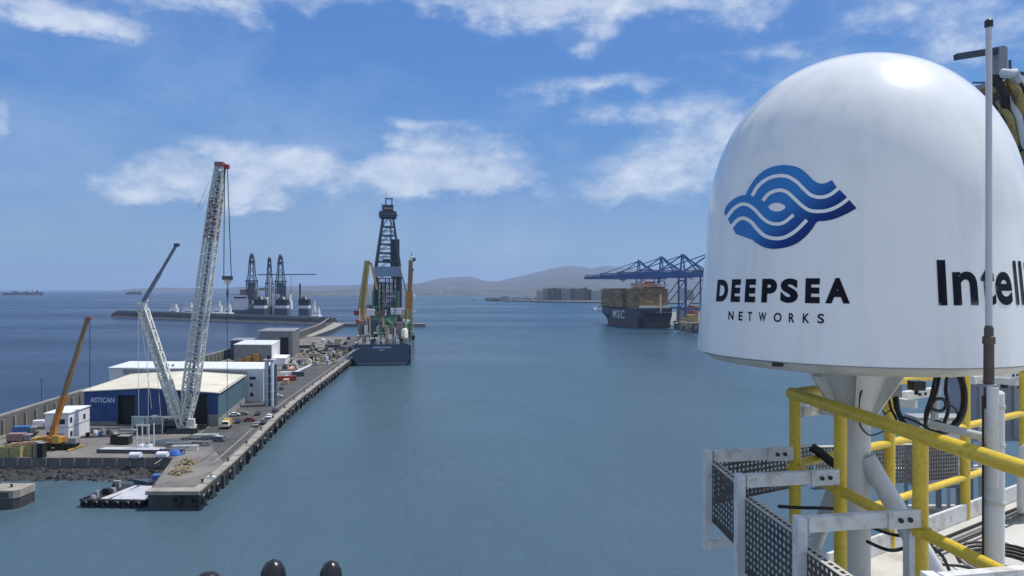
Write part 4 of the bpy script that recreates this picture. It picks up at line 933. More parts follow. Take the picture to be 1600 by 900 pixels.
def building(name, label, corner, w, d, h, mw, mr, over=.4, cat='building', dirv=QD):
    """near right-hand corner at the origin, spans x -w..0, y 0..d"""
    b = frame_thing(name, label, cat, corner, dirv)
    bx(b, 'wall', mw, -w, 0, 0, 0, d, h); r_ = bx(b, 'roof', mr, -w - over, -over, h + .003, over, d + over, h + .45)
    for k in range(int(d / 4)): bx(r_, 'roof_seam', mr, -w, 1 + k * 4, h + .45, 0, 1.15 + k * 4, h + .53)
    return b
def win(b, x0, x1, z0, z1, y=-.06, m=None): 
    o = MB().box(x0 - .12, y - .04, z0 - .12, x1 + .12, y + .05, z1 + .12).build('window', M_white, b); MB().box(x0, y - .06, z0, x1, y - .03, z1).build('pane', m or M_glass, o)
def winx(b, y0, y1, z0, z1, m=None):
    o = MB().box(-.02, y0 - .12, z0 - .12, .08, y1 + .12, z1 + .12).build('window', M_white, b); MB().box(.08, y0, z0, .11, y1, z1).build('pane', m or M_glass, o)
# ---- long white-roofed hall behind it
c = G(388, 634, 4)
b2 = building('assembly_hall', 'long white roofed hall directly behind the blue warehouse with a pale office front', (-106, 299.5, 4), 66, 27, 13.8, M_white, M_whiter)
bx(b2, 'front_band', M_ggrey, -60, -.2, 11.4, -6.5, 0, 13.5)
for z0, z1, x0, x1 in ((9.6, 10.8, -5.6, -2.9), (6.6, 8.0, -5.4, -4.2), (2.4, 4.0, -5.4, -4.0)): win(b2, x0, x1, z0, z1, m=M_glass)
bx(b2, 'downpipe', M_wsteel, -3.1, -.5, 0, -2.3, -.05, 10); bx(b2, 'corner_pilaster', M_white, -.9, -.35, 0, .3, 0, 13.7); bx(b2, 'corner_pilaster', M_white, -6.4, -.35, 0, -5.7, 0, 13.6)
for k in range(4): bx(b2, 'side_pilaster', M_white, 0, 3 + k * 6, 0, .5, 4.2 + k * 6, 13.6); winx(b2, 5.2 + k * 6, 7.6 + k * 6, 7, 11)
# roof plant
for k in range(4): bx(b2, 'roof_vent', M_ggrey, -47 + k * 2.2, 5, 14.3, -46 + k * 2.2, 6, 15.3)
# ---- silo tower
tw = thing('silo_tower', 'tall pale blue twin silo tower with dark sides at the corner of the white hall', 'silo', (*G(421, 636, 4)[:2], 4))
tw.scale = (.6, .8, 1.02)
for dx in (-1.6, 1.9): MB().lathe([(1.15, 0), (1.15, 17.5), (.5, 18.3), (.02, 18.5)], c=(dx, 0, 0), n=16).build('silo_body', mat('pale_blue_silo', (.40, .48, .55), .5, var=.12, vscale=.4), tw, smooth=True)
bx(tw, 'lift_shaft', M_steel, -3.6, .6, 0, -2.9, 3.2, 17.4); bx(tw, 'lift_shaft', M_steel, 3.2, .6, 0, 3.9, 3.2, 16.8); bx(tw, 'back_panel', M_steel, -2.8, 1.6, 0, 3.1, 2.2, 16.0)
bx(tw, 'top_platform', M_wsteel, -3.6, -1.4, 18.5, 3.6, 2.6, 18.8); bx(tw, 'cap_housing', M_blackpl, -1.4, -.6, 18.8, .6, 1.4, 20.6)
for k in range(5): bx(tw, 'stage', M_wsteel, -3.7, -1.3, 2.5 + k * 3.2, 4.0, -1.0, 2.7 + k * 3.2)
# ---- white box hall
c3 = G(441, 585, 4)
b3 = building('storage_hall', 'white roofed grey-fronted box hall beyond the long white hall', (-149, 436, 4), 23, 38, 13.4, M_cgrey, M_whiter)
bx(b3, 'side_sheet', M_white, 0, 0, .4, .2, 38, 13.3); winx(b3, 3, 6, 7, 12, m=M_dark); bx(b3, 'annex', M_white, .25, 4, 0, 8, 26, 4.6); bx(b3, 'annex_roof', M_whiter, .2, 3.6, 4.6, 8.4, 26.4, 5.2)
for k in range(3): bx(b3, 'equipment', M_orange, -20 + k * 4.6, -3.5, 0, -16.6 + k * 4.6, -1, 5 + k * 1.6)
# ---- grey hall
b4 = building('grey_hall', 'large grey hall farthest along the quay with a sloping pale roof edge', (-155, 498, 4), 24, 43, 18.0, M_cgrey, M_ggrey)
bx(b4, 'door_recess', M_dark, -9, -.2, 0, -3, 0, 14); bx(b4, 'roof_edge', M_cream, -24.4, -.6, 18.46, .5, .2, 19.0)
for k in range(6): bx(b4, 'side_rib', M_cgrey, 0, 4 + 7 * k, 0, .3, 4.6 + 7 * k, 17.8)
lean = building('low_shed', 'dark low shed with curved grey roof left of the grey hall', (-178, 480, 4), 14, 22, 13.0, M_steel, M_ggrey)
for r_ in (wh, b2, b3, b4, lean):      # the halls follow the bend of the quay: fronts not quite square to the sides
    done = set()
    for o in r_.children_recursive:
        if o.type == 'MESH' and o.data.name not in done:
            done.add(o.data.name)
            for v in o.data.vertices: v.co.y -= .271 * v.co.x
# ---- site office
of = frame_thing('site_office', 'two-storey white box office beside the orange crane', 'office', (*G(107, 691, 4)[:2], 4), Vector((-.12, 1)).normalized())
bx(of, 'wall', M_white, -7.0, 0, 0, 0, 14, 4.3); bx(of, 'upper_wall', M_white, -7.0, 0, 4.36, 0, 14, 8.7); bx(of, 'roof', M_whiter, -7.3, -.3, 8.705, .3, 14.3, 9.0)
bx(of, 'floor_band', M_ggrey, -7.1, -.12, 4.25, .12, 14, 4.42)
win(of, -4.2, -1.0, 5.4, 7.0, m=M_dark); win(of, -6.4, -5.0, 1.4, 3.0)
for y0, z0 in ((.8, 5.6), (9.5, 5.2), (.9, 1.2)): winx(of, y0, y0 + 1.4, z0, z0 + 1.7, m=M_dark)
bx(of, 'door', M_ggrey, -3.4, -.12, .1, -1.6, -.003, 2.5)
# ---- orange telescopic crane
oc = thing('mobile_crane', 'orange mobile crane with long telescopic boom raised beside the white office', 'crane', (*G(86, 704, 4)[:2], 4))
Yc = oc.location.y
def oq(px, py, Y=None): return A(px, py, Y or Yc) - oc.location
bx(oc, 'carrier', M_black, -5.5, -1.4, .9, 6.5, 1.4, 1.9)
for sx in (-4.4, -2.6, 1.6, 3.2, 5.0):
    for sy in (-1.35, 1.35): MB().tube((sx, sy - .3, .75), (sx, sy + .3, .75), .75, n=12).build('wheel', M_black, oc)
bx(oc, 'carrier_cab', M_cgrey, 4.4, -1.3, 1.9, 7.0, 1.3, 3.7, bevel=.2); bx(oc, 'superstructure', M_orange, -4.4, -1.5, 2.1, 2.6, 1.5, 3.9, bevel=.15); bx(oc, 'operator_cab', M_yellow, .4, -2.3, 2.2, 2.6, -1.5, 4.6, bevel=.15); bx(oc, 'counterweight', M_yellow, -6.0, -1.6, 2.0, -4.4, 1.6, 3.7, bevel=.1)
for sx in (-5.2, 6.2): MB().beam((sx, -4, .5), (sx, 4, .5), .35, .4).build('outrigger', M_yellow, oc)
f0, t0 = oq(84, 672), oq(137, 499, Yc + 1)
d_ = t0 - f0
for i, (a, b, w, m) in enumerate(((0, .30, 1.7, M_orange), (.28, .54, 1.5, mat('boom_brown', (.26, .16, .09), .5, var=.2)), (.53, .78, 1.3, mat('boom_brown', (.26, .16, .09))), (.77, 1.0, 1.15, mat('boom_brown', (.26, .16, .09))))):
    MB().beam(f0 + d_ * a, f0 + d_ * b, w * .75, w, up=(0, 1, 0)).build('boom_section', m, oc, bevel=.08)
MB().tube(oq(80, 690), f0 + d_ * .22, .28, n=10).build('lift_ram', M_orange, oc); MB().beam(oq(82, 694), f0 + d_ * .02, 1.6, 1.6, up=(0, 1, 0)).build('boom_foot', M_orange, oc)
bx(oc, 'boom_head', M_cranered, *(t0 + Vector((-.6, -.5, -.6))), *(t0 + Vector((1.3, .5, .4))))
MB().tube(oq(141, 500, Yc + 1), oq(141, 655, Yc + 1), .05, n=4).build('hoist_rope', M_cable, oc)
# ---- big white lattice crawler crane
def crawler(root, m, s=1.0):
    for sy in (-3.4, 3.4):
        o = MB().box(-5 * s, sy - .8, .15, 5 * s, sy + .8, 1.7).build('crawler_track', M_black, root, bevel=.3)
        for k in range(8): MB().tube((-4.2 * s + k * 1.2 * s, sy - .9, .7), (-4.2 * s + k * 1.2 * s, sy + .9, .7), .45, n=8).build('track_roller', M_steel, o)
    bx(root, 'car_body', m, -2.2, -2.8, .8, 2.2, 2.8, 2.0); bx(root, 'machinery_house', M_steel, -6.5 * s, -2.0, 2.1, 1.6, 2.0, 4.0, bevel=.1)
    bx(root, 'operator_cab', m, 1.8, -3.6, 2.3, 4.0, -2.4, 4.9, bevel=.15); bx(root, 'counterweight', M_cgrey, -8.6 * s, -2.4, 2.0, -6.6 * s, 2.4, 4.6, bevel=.1)
cr = thing('lattice_crane', 'tallest white lattice boom crane with red-brown upper section and hanging hook block', 'crane', (*G(292, 676, 4)[:2], 4))
Yw = cr.location.y
def wq(px, py, dY=0): return A(px, py, Yw + dY) - cr.location
crawler(cr, M_crane)
f0, t0 = wq(292, 658), wq(345, 258, 3)
d_ = t0 - f0
def bp(t): return f0 + d_ * t
MB().lattice(bp(0), bp(.12), 2.4, 4.4, 2.0, 3.4, 3, .24, .13, up=(0, 1, 0)).build('boom_foot_section', M_crane, cr)
for a, b in ((.12, .25), (.25, .38), (.38, .51), (.51, .64), (.64, .70)):
    MB().lattice(bp(a + .002), bp(b - .002), 4.4 - a * 1.2, 4.4 - b * 1.2, 3.4, 3.2, int((b - a) / .026), .28, .13, up=(0, 1, 0)).build('boom_section', M_crane, cr)
o = MB().lattice(bp(.70), bp(.865), 3.9, 3.5, 3.0, 2.8, 7, .22, .11, up=(0, 1, 0)).build('boom_section', M_crane, cr); MB().lattice(bp(.70), bp(.865), 3.7, 3.3, 2.6, 2.4, 5, .15, .2, up=(0, 1, 0)).build('red_lacing', M_cranered, o)
MB().lattice(bp(.866), bp(.985), 3.3, 2.6, 2.6, 2.2, 5, .28, .15, up=(0, 1, 0)).build('boom_tip_section', M_crane, cr)
ht = bp(1.0)
bx(cr, 'boom_head', M_cranered, ht.x - 1.8, ht.y - 1.2, ht.z - 1.4, ht.x + 1.2, ht.y + 1.2, ht.z + .6, bevel=.1); bx(cr, 'head_sheave', M_red, ht.x + 1.1, ht.y - .9, ht.z - 1.6, ht.x + 2.8, ht.y + .9, ht.z - .2, bevel=.2)
# ladder-like darker core seen inside the boom
co_ = MB(); co_.beam(bp(.05), bp(.97), .9, .5, up=(0, 1, 0)); co_.build('boom_walkway', M_cgrey, cr)
hb = wq(350.5, 437)
for dx in (-.95, .95): MB().beam((hb.x + dx * 1.35, ht.y - .3, hb.z + .4), (ht.x + 1.9 + dx * .5, ht.y - .3, ht.z - 1), .26, .12, up=(0, 1, 0)).build('hoist_ropes', M_cable, cr)
MB().prism([(hb.x - 1.7, ht.y - .8), (hb.x + 1.7, ht.y - .8), (hb.x + 1.7, ht.y + .2), (hb.x - 1.7, ht.y + .2)], hb.z - .4, hb.z + .9).build('hook_block', M_steel, cr)
MB().lathe([(.3, -2.2), (.9, -1.4), (1.5, -.42)], c=(hb.x, ht.y - .3, hb.z), n=10).build('hook_sheaves', M_cream, cr)
MB().lathe([(.02, -7.5), (.18, -7.2), (.42, -5.2), (.42, -4.0), (.15, -3.4), (.2, -2.2)], c=(hb.x, ht.y - .3, hb.z), n=8).build('hook', M_steel, cr)
gl = wq(350, 655); MB().beam((hb.x - .1, ht.y - .3, hb.z - 7), (gl.x, ht.y - .3, gl.z), .15, .15, up=(0, 1, 0)).build('tag_line', M_cable, cr)
for (a, b) in (((308, 330), (326, 286)), ((314, 330), (331, 292))): MB().tube(wq(*a), wq(*b), .07, n=4).build('pendant_link', M_palewire, cr)
MB().beam(wq(252, 661, -1), wq(276, 663, -1), .6, .5, up=(0, 1, 0)).build('counter_frame', M_crane, cr); MB().beam(wq(276, 663, -1), wq(296, 671, -1), .6, .5, up=(0, 1, 0)).build('counter_frame', M_crane, cr)
MB().lattice(wq(287, 672, -2), wq(305, 586, -1), 2.0, 3.0, 1.6, 1.6, 7, .2, .11, up=(0, 1, 0)).build('back_strut', M_crane, cr)
MB().lattice(wq(262, 596, -1), wq(283, 668, -2), 2.2, 1.6, 1.6, 1.4, 6, .2, .11, up=(0, 1, 0)).build('back_strut', M_crane, cr)
# ---- second crane, leaning left, slender jib
c2 = thing('lattice_crane', 'shorter white lattice crane leaning left with a slender dark jib pointing up right', 'crane', (*G(268, 672, 4)[:2], 4))
Yv = c2.location.y
def vq(px, py, dY=0): return A(px, py, Yv + dY) - c2.location
crawler(c2, M_crane, .8)
f1, t1 = vq(279, 655, 3), vq(223, 484, 6); dv = t1 - f1
for a, b in ((.0, .2), (.2, .4), (.4, .6), (.6, .8), (.8, 1.0)):
    MB().lattice(f1 + dv * (a + .004), f1 + dv * (b - .004), 2.9 - .5 * a, 2.9 - .5 * b, 2.4, 2.4, 4, .25, .13, up=(0, 1, 0)).build('boom_section', M_crane, c2)
MB().beam(f1 + dv * .03, f1 + dv * .97, .8, .5, up=(0, 1, 0)).build('boom_walkway', M_ggrey, c2)
tp = vq(222, 478, 6); bx(c2, 'boom_head', M_crane, tp.x - 1.4, tp.y - .8, tp.z - .9, tp.x + 1.5, tp.y + .8, tp.z + .5, bevel=.1); MB().beam(vq(214, 477, 6), vq(231, 471, 6), .6, .6, up=(0, 1, 0)).build('head_frame', M_crane, c2)
j0, j1 = vq(224, 473, 6), vq(276, 384, 6); MB().beam(j0, j0 + (j1 - j0) * .5, 1.15, .9, up=(0, 1, 0)).build('jib', mat('pale_jib_grey', (.17, .20, .25), .5, var=.15), c2); MB().beam(j0 + (j1 - j0) * .5, j1, .85, .7, up=(0, 1, 0)).build('jib', mat('pale_jib_grey', (.17, .20, .25), .5, var=.15), c2)
bx(c2, 'jib_head', M_steel, j1.x - .8, j1.y - .5, j1.z - .7, j1.x + .9, j1.y + .5, j1.z + .4)
for (a, b) in (((216, 480), (217, 700)), ((231, 500), (232, 700)), ((244, 560), (252, 662)), ((258, 600), (264, 662)), ((219, 490), (237, 640))): MB().tube(vq(*a, 4), vq(*b, -6 if b[1] == 700 else 0), .075, n=4).build('hoist_rope', M_palewire, c2)
# ballast tray hanging/standing below
bt_ = thing('ballast_frame', 'pale steel ballast frame standing on the yard below the second crane ropes', 'ballast frame', (*G(224, 706, 4)[:2], 4))
for dx in (-1.9, 1.6):
    for dy in (0, 3): bx(bt_, 'upright', M_crane, dx - .13, dy - .13, 0, dx + .13, dy + .13, 7.6)
for z in (.3, 3.4, 7.3): bx(bt_, 'crossbar', M_crane, -2.2, -.15, z, 1.9, .18, z + .4)
for dx in (-1.6, .6): bx(bt_, 'ballast_slab', M_white, dx - .2, .35, .2, dx + .9, 2.7, 1.5)
gan = thing('yard_gantry', 'low white steel frame with a blue-green cab in front of the warehouse', 'frame', (*G(232, 680, 4)[:2], 4))
for x in (-5.4, -.5, 4.6): bx(gan, 'upright', M_crane, x - .15, 0, 0, x + .15, .3, 5.6)
bx(gan, 'top_beam', M_crane, -5.6, -.02, 5.6, 9.6, .3, 5.95); bx(gan, 'cab', mat('pale_green_cab', (.35, .48, .46), .5), -5.2, .4, 2.6, -1.6, 2.6, 5.4, bevel=.1); bx(gan, 'tank', M_cgrey, -.4, .5, 2.8, 4.4, 2.4, 4.6, bevel=.3); bx(gan, 'engine', M_steel, -5, .5, .3, 4.4, 2.5, 2.4, bevel=.1)

# ---- yard clutter, each piece its own thing
def piece(name, label, cat, px, py, build, group=None, rz=0, dz=0):
    q = G(px, py, 4.06); t_ = thing(name, label, cat, (q.x, q.y, 4.06 + dz), rz, group); build(t_); return t_
def crate(w, d, h, m, open_=False):
    def f(t_):
        bx(t_, 'floor', m, -w / 2, 0, 0, w / 2, d, .2)
        for a in ((-w / 2, 0, w / 2, .15), (-w / 2, d - .15, w / 2, d)): bx(t_, 'side', m, a[0], a[1], .2, a[2], a[3], h)
        bx(t_, 'end', m, -w / 2, .15, .2, -w / 2 + .15, d - .15, h); bx(t_, 'end', m, w / 2 - .15, .15, .2, w / 2, d - .15, h)
        for k in range(4): bx(t_, 'rib', m, -w / 2 + w * (k + .5) / 4 - .08, -.1, 0, -w / 2 + w * (k + .5) / 4 + .08, 0, h)
        if not open_: bx(t_, 'lid', M_cgrey, -w / 2 - .1, -.1, h, w / 2 + .1, d + .1, h + .12)
    return f
for i, (px, py, lab) in enumerate(((6, 718, 'olive skip at the very left edge of the yard'), (22, 718, 'olive skip piled with pale timber, second from the left'), (40, 716, 'olive skip nearest the orange crane'))):
    piece('skip', lab, 'skip', px, py, crate(3.4, 2.6, 3.2, M_olive, True), 'olive skips by the dock wall')
    def tim(t_):
        for k in range(9): MB().beam((-1.6, .2 + k * .26, .1 + (k % 3) * .2), (1.6, .2 + k * .27, .25 + (k * 7 % 4) * .2), .3, .22).build('plank', M_timber, t_)
    if i: piece('timber_pile', 'pale timber lying across the %s skip' % ('middle' if i == 1 else 'right-hand'), 'timber', px - 2, py - 1, tim, 'timber on the skips', dz=3.25)
for i, (px, py, m, lab) in enumerate(((56, 716, M_beige, 'beige steel stand between the skips and the orange crane'), (62, 718, M_black, 'black narrow bin beside the beige steel stand'))): piece('bin', lab, 'bin', px, py, crate(1.6, 1.8, 4.2, m), None)
for i, (px, py, lab) in enumerate(((178, 696, 'left black open crate on the yard'), (192, 697, 'right black open crate on the yard'))): piece('open_crate', lab, 'crate', px, py, crate(2.4 + i, 2.4, 2.6, M_blackpl, i == 0), 'black crates on the yard')
def slab(w, d, h, m, nm='slab'):
    return lambda t_: (bx(t_, nm, m, -w / 2, 0, 0, w / 2, d, h), bx(t_, 'skid', M_steel, -w / 2 + .3, .2, -.0 + h, w / 2 - .3, .5, h + .15))
piece('steel_plate_stack', 'flat grey steel sheet lying on top of the black crates', 'steel plate', 196, 690, slab(5.4, 2.4, .3, M_cgrey), dz=2.9)
piece('pontoon_section', 'long pale grey flat pontoon section lying along the dock wall', 'pontoon', 196, 710, lambda t_: (bx(t_, 'deck_plate', M_bardeck, -8.5, 0, 0, 10, 4, .9), bx(t_, 'edge_beam', M_steel, -8.6, -.25, 0, 10, 0, 1.1)), rz=-.05)
piece('covered_stack', 'dark tarpaulin covered load at the foot of the tall crane', 'stack', 262, 697, lambda t_: (MB().lathe([(1.05, 0), (1.0, .7), (.8, 1.5), (.3, 2.2), (.02, 2.3)], n=12).build('tarpaulin', M_steel, t_, smooth=True).__setattr__('scale', (7.0, 3.2, .75)), bx(t_, 'pallet', M_timber, -6, -3.4, 0, 6, 3, .3)))
for k in range(7):
    piece('boom_part', ['dark lattice crane part lying flat on the yard, first from the left', 'grey lattice crane part lying just behind the blue tarpaulin', 'lattice crane part in the middle of the stack of parts', 'dark lattice part nearest the road', 'pale lattice part lying before the tall crane', 'thin lattice part at the back of the yard stack', 'short lattice part beside the white pipe'][k], 'crane part',
          266 + k * 11, 712 - k * 3.4 - (k % 2) * 8, lambda t_: MB().lattice((-3.8, 0, .7), (3.8, .4, .7), 1.5, 1.5, 1.2, 1.2, 6, .13, .08).build('lattice_frame', [M_steel, M_cgrey, M_crane][k % 3], t_), 'lattice crane parts lying on the yard', rz=-.15 + .1 * (k % 3))
piece('pipe_section', 'short white pipe lying beside the road', 'pipe', 343, 688, lambda t_: MB().tube((-1.8, .6, .6), (1.9, -.6, .6), .55, n=14).build('pipe', M_white, t_, smooth=True), rz=-.2)
def tank(t_):
    MB().tube((-1.5, 0, 1.0), (1.5, 0, 1.0), .95, n=18).build('tank_shell', M_white, t_, smooth=True)
    MB().lathe([(.45, -.02), (.45, .02)], n=12).build('hatch', M_ggrey, t_); bx(t_, 'cradle', M_steel, -1.5, -.9, 0, -1.1, .9, .5); bx(t_, 'cradle', M_steel, 1.1, -.9, 0, 1.5, .9, .5)
piece('storage_tank', 'round white tank lying on the yard left of the blue tarpaulin', 'tank', 254, 718, tank)
piece('storage_tank', 'small pale tank lying left of the round white tank', 'tank', 212, 719, tank)
piece('covered_pile', 'bright blue tarpaulin covered pile near the corner of the yard', 'pile', 273, 713, lambda t_: MB().lathe([(1.1, 0), (1.05, .4), (.7, 1.1), (.02, 1.35)], n=11).build('tarpaulin', M_tarpb, t_, smooth=True).__setattr__('scale', (2.1, 1.5, 1.3)))
def ropeheap(t_):
    mb = MB()
    for k in range(46):
        a = rnd.random() * 6.28; r_ = rnd.uniform(.3, 2.4); z = max(.1, 1.5 * (1 - r_ / 2.6) + rnd.uniform(-.1, .4)); c_ = Vector((r_ * math.cos(a), r_ * math.sin(a) * 1.4, z)); R_ = rnd.uniform(.4, .9)
        ph = rnd.random() * 6; mb.path([c_ + Vector((R_ * math.cos(ph + q), R_ * math.sin(ph + q), .25 * math.sin(q * 2 + ph))) for q in [i * .7 for i in range(9)]], .10, 5)
    mb.build('rope_coils', M_rope, t_, smooth=True, kind='stuff')
for px, py, lab in ((284, 740, 'nearer heap of straw coloured rope on the quay corner'), (290, 728, 'farther heap of straw coloured rope against the blue tarpaulin')): piece('rope_heap', lab, 'rope heap', px, py, ropeheap, 'rope heaps on the quay corner')
# people-sized drums by the office
for k in range(8):
    piece('oil_drum', ['dark drum nearest the white office', 'dark drum second along from the office', 'white drum among the dark drums', 'blue drum before the warehouse', 'grey drum before the left doorway', 'dark drum under the left doorway', 'rusty drum at the yard centre', 'pale drum beside the black crates'][k], 'drum', 137 + k * 6 + (k % 2) * 2, 684 - (k * 5 % 7), lambda t_: MB().lathe([(.55, 0), (.6, .05), (.6, .6), (.64, .65), (.6, .7), (.6, 1.3), (.5, 1.36)], n=12).build('drum_shell', [M_black, M_steel, M_white, M_tarpb, M_cgrey, M_black, M_pink, M_cream][k], t_, smooth=True), 'drums on the yard')
# left background: tent, boat hull, trucks by the wall
def truck(body, cab, L_=7.0):
    def f(t_):
        bx(t_, 'chassis', M_black, -L_ / 2, -1.1, .5, L_ / 2, 1.1, .9); bx(t_, 'cab', cab, L_ / 2 - 1.9, -1.15, .9, L_ / 2, 1.15, 2.8, bevel=.15); bx(t_, 'load_body', body, -L_ / 2, -1.2, .9, L_ / 2 - 2.1, 1.2, 3.1, bevel=.05)
        bx(t_, 'windscreen', M_glass, L_ / 2 - .01, -1.0, 1.8, L_ / 2 + .03, 1.0, 2.6)
        for x in (-L_ / 2 + 1, L_ / 2 - 1.1):
            for y in (-1.1, 1.1): MB().tube((x, y - .15, .5), (x, y + .15, .5), .5, n=12).build('wheel', M_black, t_)
    return f
piece('truck', 'grey truck with a blue load parked by the sea wall', 'truck', 40, 682, truck(M_cblue, M_cgrey), rz=.2)
piece('truck', 'white van parked between the sea wall and the white office', 'van', 66, 672, truck(M_white, M_white, 5.2), rz=.4)
piece('truck', 'rusty red truck behind the skips', 'truck', 32, 694, truck(M_pink, M_cgrey), rz=.1)
piece('truck', 'yellow box van parked at the corner of the warehouse', 'van', 354, 671, truck(M_yellow, M_cream, 4.6), rz=-1.4)
# cars: one built with parts, the rest copied
def make_car():
    r_ = thing('parked_car', 'x', 'car', (0, 0, 4.06)); 
    b = MB(); prof_ = [(-2.1, .35), (-2.1, .85), (-1.9, .95), (-1.3, 1.0), (-.9, 1.42), (.6, 1.44), (1.15, 1.0), (2.0, .88), (2.12, .6), (2.1, .35)]
    V = [(x, -.86, z) for x, z in prof_] + [(x, .86, z) for x, z in prof_]; n_ = len(prof_)
    b.add(V, [tuple(range(n_)), tuple(range(2 * n_ - 1, n_ - 1, -1))] + [(i, i + n_, (i + 1) % n_ + n_, (i + 1) % n_) for i in range(n_)]); b.build('car_body', M_white, r_, bevel=.06)
    for s_ in (-1, 1): MB().obox((-.15, s_ * .865, 1.2), (.95, 0, 0), (0, .012, 0), (0, 0, .15)).build('side_window', M_glass, r_)
    MB().obox((.93, 0, 1.24), (.23, 0, -.18), (0, .75, 0), (.012, 0, .012)).build('windscreen', M_glass, r_); MB().obox((-1.14, 0, 1.22), (.17, 0, .17), (0, .75, 0), (-.012, 0, .012)).build('rear_window', M_glass, r_)
    for x in (-1.3, 1.35):
        for s_ in (-1, 1): MB().tube((x, s_ * .68, .34), (x, s_ * .9, .34), .34, n=12).build('wheel', M_black, r_)
    return r_
cars = [(390, 660, 'red', 'red and white car parked on the road beyond the yellow van'), (403, 650, 'dark', 'dark car second beyond the red car'), (372, 662, 'dark', 'dark car between the yellow van and the warehouse'), (379, 650, 'grey', 'grey car by the warehouse side wall'), (412, 664, 'blue', 'slate blue car nearest the quay edge'), (421, 655, 'white', 'white car near the quay edge below the silo tower'),
        (434, 623, 'white', 'white car beyond the silo tower'), (440, 610, 'dark', 'dark car at the near end of the white barrier'), (430, 645, 'dark', 'dark car level with the foot of the silo tower'), (366, 652, 'white', 'white car against the warehouse plinth'), (400, 668, 'grey', 'grey car on the open road nearest the camera'),
        (500, 540, 'white', 'white car far along the quay beside the ship stern'), (512, 545, 'dark', 'dark car far along the quay beside the white one'), (478, 566, 'grey', 'grey car at the far end of the white barrier')]
cm_ = {'red': mat('faded_car_red', (.22, .06, .05), .5, var=.1), 'dark': M_steel, 'grey': M_cgrey, 'blue': M_steel, 'white': M_cgrey if False else M_white}
car0 = make_car()
for i, (px, py, c_, lab) in enumerate(cars):
    r_ = car0 if i == 0 else copy_tree(car0)
    q = G(px, py, 4.12); r_.location = (q.x, q.y, 4.13); r_.rotation_euler = (0, 0, R(98 if i % 3 else 15) + rnd.uniform(-.15, .15)); tag(r_, lab, 'car', 'cars parked on the quay')
    for ch in r_.children:
        if ch.name.startswith('car_body'):
            if i: ch.data = ch.data.copy()
            ch.data.materials[0] = cm_[c_]
# far quay clutter beyond the barrier: containers, pipe stacks, equipment
def cont(m, L_=12.2, st=1):
    def f(t_):
        bx(t_, 'container_box', m, -L_ / 2, -1.2, 0, L_ / 2, 1.2, 2.6)
        for k in range(int(L_ / .9)): bx(t_, 'rib', m, -L_ / 2 + .3 + k * .9, -1.27, .2, -L_ / 2 + .6 + k * .9, -1.2, 2.4)
        bx(t_, 'door', M_steel, L_ / 2, -1.1, .1, L_ / 2 + .08, 1.1, 2.5)
    return f
fc = [(447, 590, M_whiter, 'white container'), (455, 583, M_salmon, 'salmon container'), (447, 602, M_salmon, 'faded pink container'), (444, 597, M_credc, 'red container'), (462, 577, M_cgrey, 'grey container'), (470, 570, M_steel, 'dark container'), (492, 560, M_beige, 'beige container'), (500, 553, M_cgrey, 'pale grey container'), (510, 549, M_pink, 'rust coloured container'), (520, 545, M_steel, 'slate container'), (535, 548, M_cgrey, 'light grey container'), (540, 540, M_steel, 'dark blue container'), (528, 536, M_olive, 'olive container'), (505, 536, M_white, 'small white container'), (490, 540, M_beige, 'sand container'), (480, 546, M_steel, 'dark blue-grey container'), (472, 552, M_cgrey, 'concrete grey container'), (545, 532, M_steel, 'slate blue container'), (466, 590, M_steel, 'dark grey container')]
wh_ = ['just beyond the white hall', 'beside the white barrier', 'behind the silo tower', 'next to the silo tower', 'midway to the drillship', 'by the grey hall', 'in the far cargo yard', 'in the middle of the far cargo yard', 'near the drillship stern', 'right behind the drillship stern corner', 'alongside the drillship', 'against the drillship mooring', 'at the back of the far yard', 'glinting at the back of the far yard', 'left of the far yard', 'beside the grey hall corner', 'at the grey hall wall', 'at the end of the quay', 'on the road side of the white hall']
for i, (px, py, m, lab) in enumerate(fc):
    piece('shipping_container', lab + ' ' + wh_[i], 'container', px, py, cont(m, 12.2 if i % 2 else 6.1), 'containers on the far quay', rz=R(100 if i % 3 else 12))
for i, (px, py) in enumerate(((497, 566), (515, 560), (528, 556), (485, 572), (505, 571), (532, 550), (518, 539), (494, 549), (458, 571), (453, 580), (474, 560), (487, 556))):
    def eq(t_, i=i):
        rr = random.Random(i)
        for k in range(12): x, y = rr.uniform(-6, 6), rr.uniform(-4, 6); w, h = rr.uniform(.6, 2.2), rr.uniform(.6, 3.4); MB().box(x, y, 0, x + w, y + w * 1.3, h).build('equipment_box', [M_black, M_cgrey, M_steel, M_beige, M_olive, M_white][rr.randrange(6)], t_, bevel=.05)
        for k in range(6): y = rr.uniform(-5, 6); MB().tube((-6, y, .3), (rr.uniform(2, 7), y + .5, .4), .28, n=8).build('pipe', [M_cgrey, M_beige, M_steel][k % 3], t_)
    piece('cargo_stack', ['dark cargo and pipes beside the road end', 'cargo and pipes left of the drillship bollards', 'cargo against the drillship stern', 'flat cargo nearest the white barrier', 'pipe stack on the open quay', 'crates next to the drillship hull', 'crates at the far edge of the quay', 'mixed cargo in front of the far containers', 'dark stacked cargo at the foot of the grey hall', 'dark cargo between the white hall annex and the barrier', 'dark cargo right of the grey hall corner', 'low cargo before the small white container'][i], 'cargo', px, py, eq, 'cargo laid out on the far quay')
